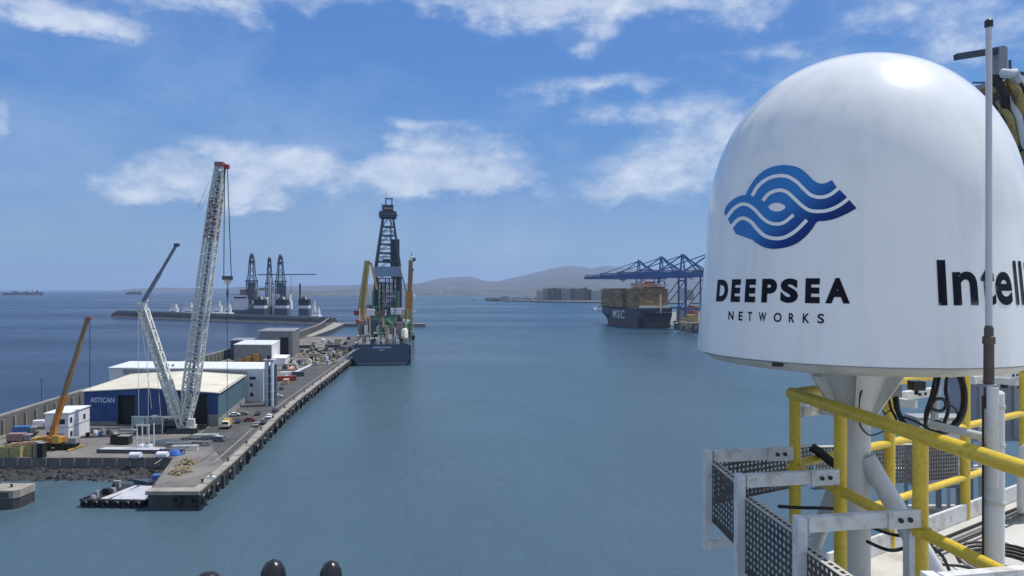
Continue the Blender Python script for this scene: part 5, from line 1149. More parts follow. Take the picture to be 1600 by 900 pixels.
# bollards along the edge
def bol(t_): MB().lathe([(.32, 0), (.24, .12), (.2, .5), (.42, .62), (.4, .78), (.1, .86)], n=12).build('bollard_body', M_black, t_, smooth=True)
bl0 = None
for i, (p, t) in enumerate(along(QE[:8], 22.0)):
    n_ = Vector((-t.y, t.x)); q = p + n_ * 1.6 + t * 7
    if bl0 is None:
        bl0 = r_ = thing('bollard', 'x', 'bollard', (q.x, q.y, 4.5)); bol(r_)
    else: r_ = copy_tree(bl0); r_.location = (q.x, q.y, 4.5)
    tag(r_, 'black mooring bollard on the pale coping of the quay edge', 'bollard', 'mooring bollards on the quay edge')
piece('mooring_ramp', 'white block lying on the quay head', 'block', 330, 752, lambda t_: (bx(t_, 'block', M_whiter, -.9, -.5, .4, .9, .5, 1.1, bevel=.1), bx(t_, 'handle', M_black, -.2, -.55, 1.1, .2, .55, 1.3)))
piece('mooring_hatch', 'dark recessed hatch on the quay head', 'hatch', 273, 768, lambda t_: (bx(t_, 'hatch_cover', M_black, -1.0, -.4, .0, 1.0, .5, .12), bx(t_, 'rim', M_concrete, -1.2, -.6, 0, 1.2, -.42, .2)))
# lamp posts
for px, py, top, lab in ((65, 655, 596, 'thin lamp post standing behind the sea wall at left'), (140, 650, 506, 'slim pole rising behind the sea wall right of the orange boom'), (195, 640, 577, 'short white lamp mast behind the warehouse roof')):
    q = A(px, py, 300 if px < 190 else 312); tp = A(px, top, q.y); t_ = thing('lamp_post', lab, 'lamp post', (q.x, q.y, 4))
    MB().tube((0, 0, 0), (0, 0, tp.z - 4), .16, .10, n=8).build('pole', M_steel, t_); bx(t_, 'lamp_head', M_white if px == 195 else M_steel, -.5, -.3, tp.z - 4, .5, .3, tp.z - 3.7)

# ---- barge and mooring dolphin
bg_ = thing('barge', 'low black work barge with pale deck moored by the quay head', 'barge', (-95, 168.2, 0), R(-3))
mb = MB(); mb.add([(-7.6, 0, -.8), (6.9, 0, -.8), (6.9, 13, -.8), (-6.5, 14, -.8), (-8.2, -.4, 1.5), (7.3, -.4, 1.5), (7.3, 13.2, 1.5), (-7.2, 14.4, 1.5)], [(3, 2, 1, 0), (4, 5, 6, 7), (0, 1, 5, 4), (1, 2, 6, 5), (2, 3, 7, 6), (3, 0, 4, 7)]); mb.build('hull', M_bar, bg_)
for k in range(5): bx(bg_, 'deck_plate', M_bardeck, -1.5 + k * 1.75 - (.0), .9, 1.51, .2 + k * 1.75, 12.4, 1.66)
MB().beam((-3.3, 1, 1.6), (-1.7, 12.3, 1.6), 1.8, .12).build('deck_plate', M_bardeck, bg_)
MB().beam((-8.2, -.4, 1.6), (7.3, -.4, 1.6), .5, .4).build('gunwale', M_black, bg_); MB().beam((-8.2, -.2, 1.6), (-7.2, 14.2, 1.6), .5, .5).build('gunwale', M_black, bg_)
for k in range(9): bx(bg_, 'deck_gear', [M_black, M_cgrey, M_steel][k % 3], -7.4 + rnd.uniform(0, 2.2), .4 + k * 1.4, 1.5, -6.4 + rnd.uniform(0, 2.6), 1.4 + k * 1.4, 1.8 + rnd.uniform(.2, 1.6), bevel=.08)
MB().lathe([(.7, 1.5), (.8, 1.9), (.5, 2.5), (.02, 2.6)], c=(-5.8, .8, 0), n=12).build('winch_drum', M_cgrey, bg_, smooth=True)
for k in range(6): o = ty0.copy(); scene.collection.objects.link(o); o.parent = bg_; o.location = (-7 + k * 2.6, -.75, .8); o.rotation_euler = (0, 0, -math.pi / 2); o.scale = (.7, .7, .7); o.name = 'side_tyre'; [o.__delitem__(k2) for k2 in ('label', 'category', 'group') if k2 in o.keys()]
for k in range(3): bx(bg_, 'deck_bitt', M_black, .2 + k * 1.6, 12.6, 1.5, 1.2 + k * 1.6, 13, 2.2)
db = thing('small_workboat', 'small dark workboat with pale stern moored between the barge and the dock wall', 'boat', (-94.5, 187, 0), R(8))
mb = MB(); mb.add([(-5, 0, -.5), (3.5, -1.2, -.5), (3.5, 1.2, -.5), (-6.2, 0, 1.9), (4.1, -1.7, 1.3), (4.1, 1.7, 1.3), (-1.5, -1.9, 1.4), (-1.5, 1.9, 1.4), (-1.5, -1.3, -.5), (-1.5, 1.3, -.5)],
             [(0, 8, 6, 3), (8, 1, 4, 6), (1, 2, 5, 4), (2, 9, 7, 5), (9, 0, 3, 7), (3, 6, 7), (6, 4, 5, 7), (0, 9, 8), (8, 9, 2, 1)]); mb.build('hull', M_steel, db); bx(db, 'wheelhouse', M_cblue, -.8, -1, 1.35, 1.2, 1, 2.9, bevel=.1); bx(db, 'stern_board', M_white, 3.9, -1.6, .6, 4.3, 1.6, 2.4)
dl = thing('mooring_dolphin', 'square concrete mooring dolphin standing in the water at the left edge', 'mooring dolphin', (-121, 168.5, 0))
MB().prism([(-4, -2.0), (3.0, -2.0), (3.9, -1.0), (3.9, 4.2), (-4, 4.2)], -3, 2.6).build('base_block', M_wet, dl); MB().prism([(-4, -2.15), (3.1, -2.15), (4.05, -1.1), (4.05, 4.35), (-4, 4.35)], 2.6, 4.4).build('cap_block', M_cope, dl)
bx(dl, 'recess', M_wet, -1.2, -2.2, 2.7, 2.0, -2.14, 4.0); MB().lathe([(.3, 0), (.22, .5), (.4, .65), (.1, .8)], c=(.5, 1, 4.4), n=10).build('bollard', M_black, dl, smooth=True)

# ================================================================== DRILLSHIP
SH = R(7.0)
ds_ = thing('drillship', 'dark slate drillship seen from astern with tall derrick and yellow cranes', 'ship', (-88.9, 480, 0), SH)
hw = 19.9; hb_ = MB()
st = [(0, hw * .93, hw * .80, 14.2), (3, hw, hw * .97, 14.2), (12, hw, hw, 14.2), (150, hw, hw, 14.2), (190, hw * .85, hw * .6, 16), (215, hw * .4, hw * .15, 19), (226, .4, .3, 20)]
V = []
for y, wt, wb, zt in st: V += [(-wb * .92, y, -2), (-wb, y, 1.0), (-wt, y, 4.0), (-wt, y, zt), (wt, y, zt), (wt, y, 4.0), (wb, y, 1.0), (wb * .92, y, -2)]
fs = []
for i in range(len(st) - 1):
    for j in range(7): fs.append((i * 8 + j, i * 8 + j + 1, (i + 1) * 8 + j + 1, (i + 1) * 8 + j))
fs += [tuple(range(7, -1, -1))]
hb_.add(V, [f[::-1] for f in fs]); hull = hb_.build('hull', M_hull, ds_)
bx(hull, 'boot_topping', M_hullpale, -hw * .84, -.12, .9, hw * .84, .02, 2.0)
MB().beam((-hw * .9, -.08, 14.3), (hw * .9, -.08, 14.3), .3, .5).build('stern_rail', M_steel, hull)
# sunlit stern quarter painted as a pale panel on the hull side
MB().beam((hw - .2, .5, 8), (hw + .15, 7, 8), .2, 12).build('lit_quarter_panel', M_hullpale, hull)
# unreadable name: two rows of small white strokes as in the photo
text_mesh('DEEPWATER', 1.55, .02, 'name_lettering', M_white, ds_, Matrix.Translation((-5.6, -.16, 11.8)) @ Matrix.Rotation(R(90), 4, 'X') @ Matrix.Scale(1.12, 4, (1, 0, 0)), sp=1.1) if False else None
nm = MB()
for k in range(22): nm.box(-5.9 + k * .56, -.12, 12.0, -5.9 + k * .56 + .4, -.02, 12.9)
for k in range(7): nm.box(-1.9 + k * .56, -.12, 10.4, -1.9 + k * .56 + .38, -.02, 11.1)
nm.build('name_marks', M_sign, ds_, kind='stuff')
PAL = [M_white, M_dgreen, M_beige, M_steel, M_cgrey, M_pink, M_black, M_olive, M_crane, M_tanb]
def clutter(par, x0, x1, y0, y1, z0, zmax, n, seed, pal=PAL, smin=.8, smax=4):
    rr = random.Random(seed)
    for k in range(n):
        x, y = rr.uniform(x0, x1), rr.uniform(y0, y1); w, d, h = rr.uniform(smin, smax), rr.uniform(smin, smax), rr.uniform(.3, 1) ** 1.4 * (zmax - z0)
        m = pal[rr.randrange(len(pal))]; kk = rr.random()
        if kk < .5:
            o = MB().box(x - w / 2, y, z0, x + w / 2, y + d, z0 + h).build('deck_module', m, par)
        elif kk < .7:
            MB().tube((x, y, z0), (x + rr.uniform(-1, 1), y, z0 + h * 1.15), rr.uniform(.15, .5), n=8).build('vent_pipe', m, par)
        elif kk < .85:
            MB().tube((x - w, y, z0 + h), (x + w, y + rr.uniform(-1, 1), z0 + h), rr.uniform(.2, .5), n=8).build('pipe_run', m, par)
        else:
            mb = MB(); mb.lattice((x, y, z0), (x, y, z0 + h * 1.1), 1.6, 1.6, 1.6, 1.6, 4, .14, .08, up=(0, 1, 0)); mb.build('lattice_post', m, par)
clutter(ds_, -18, 18, 1, 14, 14.2, 21.5, 60, 3)
clutter(ds_, -18, 18, 14, 34, 14.2, 31, 70, 4)
clutter(ds_, -19, 19, 34, 70, 14.2, 38, 60, 5)
clutter(ds_, -18, 18, 1.0, 5, 14.2, 19, 70, 12, pal=[M_white, M_crane, M_beige, M_black, M_pink, M_cream], smin=.5, smax=2.2)
clutter(ds_, -18, 18, 8, 19, 14.2, 30, 60, 21, pal=[M_white, M_beige, M_dgreen, M_black, M_crane, M_steel, M_pink], smin=.5, smax=2.4)
clutter(ds_, -19, 19, 18, 26, 26, 38, 30, 22, pal=[M_white, M_beige, M_steel, M_crane, M_tanb], smin=.6, smax=3)
clutter(ds_, -18, 18, 130, 200, 14.2, 34, 40, 6, smin=3, smax=9)
clutter(ds_, -16, 16, 60, 78, 30, 52, 36, 9, pal=[M_steel, M_cgrey, M_crane, M_pink, M_dgreen], smin=.6, smax=2.5)
# green derrick-floor module with diagonals
bx(ds_, 'green_module', M_dgreen, -7.5, 20, 14.2, 8.5, 26, 33); bx(ds_, 'green_module', M_dgreen, -6.8, 14, 14.2, 8, 20, 22.5)
for (a, b) in (((-2, 24, 31), (6.5, 24, 20)), ((-6, 24, 22), (-1, 24, 30)), ((3, 24, 31), (9, 24, 24))): MB().beam((a[0], 19.6, a[2]), (b[0], 19.6, b[2]), .9, .4, up=(0, 1, 0)).build('diagonal_brace', M_crane, ds_)
for z in (22.6, 27.5, 33): bx(ds_, 'deck_edge', M_steel, -9, 19.3, z, 10, 19.9, z + .5)
for x in (-5.5, -1, 3, 6.5): bx(ds_, 'module_opening', M_dark, x - .9, 19.85, 24, x + .9, 20.05, 26.5)
bx(ds_, 'white_platform', M_white, -12, 22, 33, -6.5, 28, 38); bx(ds_, 'white_platform', M_white, 5, 22, 34, 13, 28, 38.5); bx(ds_, 'drill_floor', M_steel, -13, 60, 30, 13, 100, 33)
bx(ds_, 'riser_rack', M_pink, 9.5, 10, 14.2, 13.5, 16, 29); MB().lathe([(2.3, 0), (2.3, 9.5), (1.2, 10.8)], c=(15.2, 8, 14.2), n=14).build('reel_drum', M_cream, ds_, smooth=True)
bx(ds_, 'lifeboat', M_credc, -19, 16, 28, -16.5, 24, 31, bevel=.6)
# derrick
dk = MB(); BX, BY = 0.0, 84.0
def dcor(z, i):
    tt = (z - 33) / (118 - 33); h_ = 9.8 if z <= 68 else 9.8 + (3.6 - 9.8) * (z - 68) / (112 - 68)
    sx, sy = ((-1, -1), (1, -1), (1, 1), (-1, 1))[i]; return Vector((BX + sx * h_, BY + sy * h_, z))
levels = [33, 41, 49, 57, 66.5, 74, 81, 88, 95, 102, 109]
for i in range(4):
    for a, b in zip(levels[:-1], levels[1:]):
        dk.beam(dcor(a, i), dcor(b, i), 1.4); j = (i + 1) % 4
        mid = (dcor(b, i) + dcor(b, j)) / 2
        dk.beam(dcor(a, i), mid, .42); dk.beam(dcor(a, j), mid, .42); dk.beam(dcor(b, i), dcor(b, j), .75)
for z_ in (37, 45, 53, 61, 78, 84.5, 91.5, 98.5):
    for i in range(4): dk.beam(dcor(z_, i), dcor(z_, (i + 1) % 4), .4)
dk.build('derrick_frame', M_derrick, ds_)
for a, b in zip(levels[4:-1], levels[5:]): MB().beam((BX + 2.6, BY - 6, a), (BX + 2.4, BY - 5, b), 1.0).build('guide_rail', M_steel, ds_)
bx(ds_, 'windwall', M_windwall, -10.6, BY - 10.8, 62, 10.6, BY - 10.2, 70); bx(ds_, 'windwall', M_windwall, 10.2, BY - 10.0, 62, 10.6, BY + 10, 70)
bx(ds_, 'racking_core', M_derrick, -8.5, BY - 4, 33, -3, BY + 4, 58); bx(ds_, 'setback_rack', M_steel, 4.6, BY - 6, 33, 9.4, BY + 3, 62)
for x in (-7.6, -6, -3.5, -1.6, 0, 1.5, 3.5, 6, 7.2, 8.4): bx(ds_, 'riser_pipe', [M_crane, M_steel, M_derrick][int(abs(x)) % 3], x - .55, BY - 9, 33, x + .55, BY - 8, 61)
bx(ds_, 'racking_board', M_derrick, -4, BY - 9.6, 74, 2, BY - 8, 76); bx(ds_, 'derrick_core', M_steel, 2.6, BY - 3, 50, 9, BY + 3, 92)
bx(ds_, 'crown_platform', M_derrick, -6.6, BY - 6.6, 109, 6.6, BY + 6.6, 114); bx(ds_, 'crown_walkway', M_cgrey, -7.3, BY - 7.3, 111.4, 7.3, BY + 7.3, 111.9); bx(ds_, 'crown_band', M_beige, -2.5, BY - 6.9, 115.5, 4.6, BY - 6.2, 116.8)
bx(ds_, 'crown_block', M_derrick, -4.4, BY - 3, 114, 4.2, BY + 3, 119.5); mb = MB()
for x in (-1.8, 3): mb.beam((x, BY, 119), (x, BY, 125), .8)
mb.beam((-2.4, BY, 124.6), (3.8, BY, 124.6), 1.0, .9); mb.beam((-5, BY, 114), (-5, BY, 121), .3); mb.build('crown_frame', M_derrick, ds_)
MB().tube((-1.6, BY, 125), (-1.6, BY, 129), .15, n=5).build('aerial', M_steel, ds_)
# ship cranes
def ship_crane(name, x, y, z0, z1, m, lean, par):
    MB().lathe([(2.3, z0), (2.3, z0 + 11), (2.8, z0 + 12), (2.8, z0 + 14)], c=(x, y, 0), n=14).build('crane_pedestal', m, par, smooth=True)
    o = bx(par, 'crane_cab', m, x - 2.6, y - 3, z0 + 14, x + 2.2, y + 2, z0 + 20, bevel=.3)
ship_crane('l', -16, 38, 14.2, 72, M_tanb, 0, ds_)
MB().beam((-19.0, 37, 34), (-13.4, 37, 73), 2.0, 1.8, up=(0, 1, 0)).build('crane_boom', M_olive, ds_); MB().beam((-15.2, 37, 34), (-11.4, 37, 73), 1.7, 1.6, up=(0, 1, 0)).build('crane_boom', M_tanb, ds_); MB().beam((-17.4, 37.6, 34), (-12.4, 37.6, 72), 2.6, .5, up=(0, 1, 0)).build('boom_web', M_olive, ds_)
MB().beam((-12.3, 37, 72), (-9.2, 37, 70.5), 1.4, 1.6, up=(0, 1, 0)).build('boom_knuckle', M_beige, ds_); MB().beam((-9.8, 37, 71), (-5.6, 37, 52), 1.5, 1.3, up=(0, 1, 0)).build('knuckle_arm', M_tanb, ds_)
mb = MB()
for k in range(9): mb.beam((-18.2 + k * .55, 36.4, 36 + k * 4), (-15.2 + k * .42, 36.4, 37.6 + k * 4), .35, .3, up=(0, 1, 0))
mb.build('boom_lacing', M_olive, ds_)
bx(ds_, 'boom_rest', M_red, -22, 36, 33, -18.5, 39, 36.5)
ship_crane('r', 16.5, 55, 14.2, 76, M_orange, 0, ds_)
MB().beam((17, 54, 34), (18.6, 54, 74), 3.2, 2.6, up=(0, 1, 0)).build('crane_boom', mat('boom_brown', (.26, .16, .09)), ds_); MB().beam((16.9, 54, 34), (17.4, 54, 50), 5.4, 4.2, up=(0, 1, 0)).build('boom_base', M_orange, ds_); MB().beam((19.4, 54, 40), (20.2, 54, 68), .6, .6, up=(0, 1, 0)).build('boom_ladder', M_cream, ds_)
bx(ds_, 'boom_head', M_cream, 17.6, 53, 73, 20.6, 56, 77, bevel=.3); bx(ds_, 'head_sheave', M_derrick, 20.2, 53, 73.5, 22.2, 55, 76); MB().beam((19, 54, 77), (19, 54, 80), .5).build('boom_aerial', M_steel, ds_); bx(ds_, 'boom_lamp', M_black, 18.8, 53, 66, 20.8, 54, 67.5)
MB().beam((9.5, 66, 70), (16.6, 56, 46), .8, .9).build('stay_arm', M_derrick, ds_)
bx(ds_, 'white_tank', M_white, 20.2, 50, 44, 22.0, 54, 48, bevel=.5); mb = MB()
for z in range(16, 44, 3): mb.beam((20.6, 52, z), (20.6, 60, z), .25)
mb.beam((20.6, 52, 14), (20.6, 52, 46), .4); mb.beam((20.6, 60, 14), (20.6, 60, 46), .4); mb.build('side_ladder', M_crane, ds_)
# mooring lines
ml = MB()
for (a, b) in (((-17, 1, 12), (-28, -24, 4.6)), ((-18, 1, 12), (-24, -14, 4.6)), ((-15, 0, 12), (-31, -34, 4.6))): ml.tube(a, b, .12, n=4)
ml.build('mooring_line', M_palewire, ds_, kind='stuff')
o = MB().lathe([(1.0, -1.6), (1.2, -1), (1.2, 1), (1.0, 1.6)], n=14).build('yokohama_fender', M_black, smooth=True); q = ds_.matrix_basis @ Vector((21.2, 8, 18.5)); o.location = q; o.parent = None
tag(o, 'black round fender hanging at the right corner of the drillship stern', 'fender')

# ================================================================== SHIPS BEYOND THE BREAKWATER
def mini_derrick(par, x, y, z0, h, hb, m=M_derrick, dense=True):
    mb = MB()
    for i in range(4):
        sx, sy = ((-1, -1), (1, -1), (1, 1), (-1, 1))[i]; nx, ny = ((-1, -1), (1, -1), (1, 1), (-1, 1))[(i + 1) % 4]
        L_ = [0, .14, .28, .42, .56, .7, .84, .93]
        f = lambda t: hb if t < .45 else hb * (.78 - (t - .45) / .5 * .42)
        for a, b in zip(L_[:-1], L_[1:]):
            A_ = Vector((x + sx * f(a), y + sy * f(a), z0 + h * a)); B_ = Vector((x + sx * f(b), y + sy * f(b), z0 + h * b)); C_ = Vector((x + nx * f(b), y + ny * f(b), z0 + h * b))
            mb.beam(A_, B_, 1.5); mb.beam(A_, C_, .8); mb.beam(B_, C_, .9)
    mb.build('derrick_frame', m, par)
    if dense:
        for k_ in range(5): bx(par, 'windwall', mat('mauve_grey_windwall', (.20, .21, .26), .7), x - hb * .9 + k_ * hb * .37, y - hb * .5, z0 + 2, x - hb * .9 + k_ * hb * .37 + hb * .24, y + hb * .5, z0 + h * .43)
    bx(par, 'crown_platform', m, x - hb * .62, y - hb * .5, z0 + h * .80, x + hb * .62, y + hb * .5, z0 + h * .85); bx(par, 'derrick_walkway', m, x - hb * 1.25, y - hb, z0 + h * .44, x + hb * 1.25, y + hb, z0 + h * .47)
    MB().lathe([(1.5, h * .9), (4.0, h * .93), (4.0, h * .97), (1.6, h)], c=(x, y, z0), n=10).build('crown_block', m, par)
YF = 1500
def fx(px, Y=YF): return (px - 800) * Y / F
def fz(py, Y=YF): return EYE + (454 - py) * Y / F
def far_ship(name, label, px0, px1, Y, hull_m, ztop, cat='ship'):
    r_ = thing(name, label, cat, ((fx(px0, Y) + fx(px1, Y)) / 2, Y, 0)); L_ = fx(px1, Y) - fx(px0, Y)
    mb = MB(); h = L_ / 2; mb.add([(-h * .93, -12, -2), (h * .96, -12, -2), (h * .96, 12, -2), (-h * .93, 12, -2), (-h, -8, ztop), (h, -13, ztop), (h, 13, ztop), (-h, 8, ztop)], [(3, 2, 1, 0), (4, 5, 6, 7), (0, 1, 5, 4), (1, 2, 6, 5), (2, 3, 7, 6), (3, 0, 4, 7)]); mb.build('hull', hull_m, r_); return r_
s1 = far_ship('drillship', 'distant drillship with white bow house and derrick, left of three derricks behind the breakwater', 362, 422, YF, M_hull, 13)
def sb(s, nm, m, pa, pb, ya, yb, y0=-8, y1=8, Y=YF):
    x0, x1 = fx(pa, Y) - s.location.x, fx(pb, Y) - s.location.x; return bx(s, nm, m, x0, y0, fz(yb, Y), x1, y1, fz(ya, Y))
sb(s1, 'deckhouse', M_white, 366, 391, 470, 486, -11, 9); sb(s1, 'bridge', M_white, 368, 389, 463, 470, -12, 6); sb(s1, 'bridge_windows', M_glass, 369, 388, 465.5, 468, -12.4, -12); sb(s1, 'helideck', M_ggrey, 363, 377, 461, 462.5, -10, 9); sb(s1, 'mast_house', M_pink, 377, 390, 454, 463, -8, 6); sb(s1, 'deck_block', M_cgrey, 391, 420, 476, 486, -9, 9); sb(s1, 'white_module', M_white, 396, 406, 471, 476, -10, 6); sb(s1, 'white_module', M_crane, 409, 418, 466, 476, -8, 6); sb(s1, 'bow_flare', M_white, 352, 366, 478, 488, -8, 8)
mini_derrick(s1, fx(393.5) - s1.location.x, 0, 20, fz(397) - 20, 8.6); sb(s1, 'lattice_house', M_cgrey, 397, 404, 455, 478, -6, 6)
s2 = far_ship('drillship', 'distant drillship with pale house and derrick, right of three derricks behind the breakwater', 408, 446, YF + 20, M_hull, 13)
mini_derrick(s2, fx(433.5) - s2.location.x, 0, 20, fz(398) - 20, 8.6); sb(s2, 'deckhouse', M_white, 423, 440, 466, 486, -10, 8); sb(s2, 'bridge', M_crane, 425, 433, 461, 467, -10, 4); sb(s2, 'leg_tower', M_white, 424, 427, 460, 496, -14, -9); sb(s2, 'white_module', M_white, 440, 452, 472, 485, -10, 4); sb(s2, 'white_module', M_crane, 446, 450, 462, 472, -8, 4); sb(s2, 'crane_boom', M_cgrey, 402, 417, 452, 455.5, -10, -8)
for a, b in ((407, 423), (440, 457), (475, 490)):
    i = (407, 440, 475).index(a)
    r_ = thing('rig_column', ['dark rig column with white band between the two drillships', 'dark rig column with white band right of the derricks', 'rightmost dark rig column with white band and a tall mast'][i], 'rig column', (fx((a + b) / 2), YF - 30, 0), 0, 'dark banded rig columns behind the breakwater')
    w = (fx(b) - fx(a)) / 2
    for nm, m, y0, y1 in (('lower_column', M_steel, 483, 500), ('white_band', M_white, 478.5, 483), ('upper_column', M_black, 469, 478.5)): bx(r_, nm, m, -w, -9, fz(y1) if y1 < 500 else -3, w, 9, fz(y0) - .02)
    MB().lathe([(w * .8, fz(469)), (w * .4, fz(465))], n=12).build('column_cap', M_black, r_)
    if i: px = (452, 475.5)[i - 1]; xx = fx(px) - r_.location.x; MB().beam((xx, 0, fz(470)), (xx, 0, fz((447, 445)[i - 1])), 3.2, 3.2).build('mast', M_steel, r_)
s3 = thing('drillship', 'slimmer distant derrick standing between the two larger ones', 'ship', (fx(421, 1620), 1620, 0)); mb = MB(); mb.add([(-22, -12, -2), (22, -12, -2), (22, 12, -2), (-22, 12, -2), (-25, -12, 14), (25, -12, 14), (25, 12, 14), (-25, 12, 14)], [(3, 2, 1, 0), (4, 5, 6, 7), (0, 1, 5, 4), (1, 2, 6, 5), (2, 3, 7, 6), (3, 0, 4, 7)]); mb.build('hull', M_hull, s3); mini_derrick(s3, 0, 0, 14, fz(403, 1620) - 14, 6.5, dense=False); bx(s3, 'stair_tower', M_crane, 2, -9, 14, 6, -6, 80)
tc_ = thing('tower_crane', 'thin tower crane jib standing out to the right of the distant derricks', 'crane', (fx(441), YF + 60, 0)); YC = YF + 60
MB().lattice((0, 0, 0), (0, 0, fz(432, YC)), 2.4, 2.4, 2.4, 2.4, 12, .3, .2).build('tower', M_steel, tc_); MB().lattice((fx(402, YC) - tc_.location.x, 0, fz(431, YC)), (fx(494, YC) - tc_.location.x, 0, fz(430.5, YC)), 1.6, 1.6, 2.2, 1.4, 20, .35, .25).build('jib', M_steel, tc_)
for i, (a, b, y0, y1, lab) in enumerate(((264, 279, 477, 489, 'white yacht moored at the left part of the breakwater'), (285, 304, 475, 489, 'long low white ferry beside the yacht behind the breakwater'), (330, 348, 472, 489, 'white ship with stepped decks just right of the tall crane boom'), (350, 362, 476, 489, 'small white boat left of the white-bowed drillship'), (494, 500, 482, 490, 'tiny white boat at the right end of the breakwater ships'), (488, 493, 472, 484, 'small pale vessel far beyond the rig columns'))):
    r_ = far_ship('moored_vessel', lab, a, b, 1420 if i < 4 else 1300, M_white, 5, 'boat'); Y_ = r_.location.y
    w = (fx(b, Y_) - fx(a, Y_)) / 2; zt = fz(y0, Y_); bx(r_, 'deckhouse', M_white, -w * .85, -4, 5, w * .85, 4, 5 + (zt - 5) * .6); bx(r_, 'upper_deck', M_crane, -w * .6, -3, 5 + (zt - 5) * .6, w * .55, 3, zt); bx(r_, 'window_band', M_glass, -w * .5, -4.1, 7, w * .6, -3.95, 8.5); MB().tube((0, 0, zt), (0, 0, zt + 3), .25, n=5).build('mast', M_steel, r_)

# ---- horizon tanker and small vessel
def hship(px0, px1, Y, label, seed):
    r_ = thing('tanker', label, 'ship', (fx((px0 + px1) / 2, Y), Y, 0)); w = (fx(px1, Y) - fx(px0, Y)) / 2; k = Y / F
    mb = MB(); mb.add([(-w * .95, -20, -2), (w * .9, -20, -2), (w * .9, 20, -2), (-w * .95, 20, -2), (-w, -20, 3.6 * k), (w, -6, 4.4 * k), (w, 6, 4.4 * k), (-w, 20, 3.6 * k)], [(3, 2, 1, 0), (4, 5, 6, 7), (0, 1, 5, 4), (1, 2, 6, 5), (2, 3, 7, 6), (3, 0, 4, 7)]); mb.build('hull', M_hull, r_)
    rr = random.Random(seed)
    for i in range(9): x = -w * .75 + i * w * .18; h = rr.uniform(.8, 2.6) * k; bx(r_, 'deck_tank', [M_white, M_cgrey, M_steel][i % 3], x, -12, 3.5 * k, x + w * .13, 12, 3.6 * k + h)
    bx(r_, 'bridge_house', M_white, w * .5, -14, 3.8 * k, w * .62, 14, 8.0 * k); bx(r_, 'funnel', M_steel, w * .66, -5, 4 * k, w * .72, 5, 7.6 * k)
    return r_
hship(5, 67, 6400, 'long dark tanker lying on the horizon at the far left', 1)
hship(197, 221, 7000, 'small dark vessel on the horizon beside the slender jib', 2)

# ================================================================== CONTAINER TERMINAL
csd = Vector((-.215, .977)); csa = math.atan2(.215, .977)
cs = thing('container_ship', 'dark hulled container ship stacked high with brownish containers, MSC on its side', 'ship', (193.5, 940, 0), csa)
bw = 23.5
st = [(0, bw * .93, bw * .5, 27, 1.5), (4, bw, bw * .85, 27, -1), (14, bw, bw, 26, -2), (110, bw, bw, 25, -2), (140, bw * .97, bw * .72, 26, -2), (160, bw * .86, bw * .30, 28, -2), (172, bw * .6, .8, 30, -2)]
V = []
for y, wt, wb, zt, zb in st: V += [(-wb, y, zb), (-wb * 1.0 - (wt - wb) * .25, y, 6), (-wt * .995, y, zt * .6), (-wt, y, zt), (wt, y, zt), (wt * .995, y, zt * .6), (wb + (wt - wb) * .25, y, 6), (wb, y, zb)]
mb = MB(); fs = []
for i in range(len(st) - 1):
    for j in range(7): fs.append((i * 8 + j, i * 8 + j + 1, (i + 1) * 8 + j + 1, (i + 1) * 8 + j)[::-1])
    fs.append((i * 8 + 7, i * 8, (i + 1) * 8, (i + 1) * 8 + 7)[::-1])
fs += [tuple(range(8)), tuple((len(st) - 1) * 8 + 7 - j for j in range(8))]
mb.add(V, fs); csh = mb.build('hull', M_csh, cs)
bx(csh, 'waterline_band', M_cshred, -bw - .12, 6, -1, -bw - .02, 118, 6.5); bx(csh, 'stern_band', M_cshred, -bw * .7, -.12, 1, bw * .7, -.02, 7)
bx(csh, 'stern_opening', M_dark, -bw * .75, -.1, 15, bw * .75, .1, 20.5); bx(csh, 'stern_walkway', M_cgrey, -2, -.5, 20.6, bw * .9, 0, 21.6)
text_mesh('MSC', 16, .25, 'hull_lettering', M_white, cs, Matrix.Translation((-bw - .12, 104, 11)) @ Matrix.Rotation(R(-90), 4, 'Z') @ Matrix.Rotation(R(90), 4, 'X') @ Matrix.Scale(1.35, 4, (1, 0, 0)), depth=.1, sp=1.25)
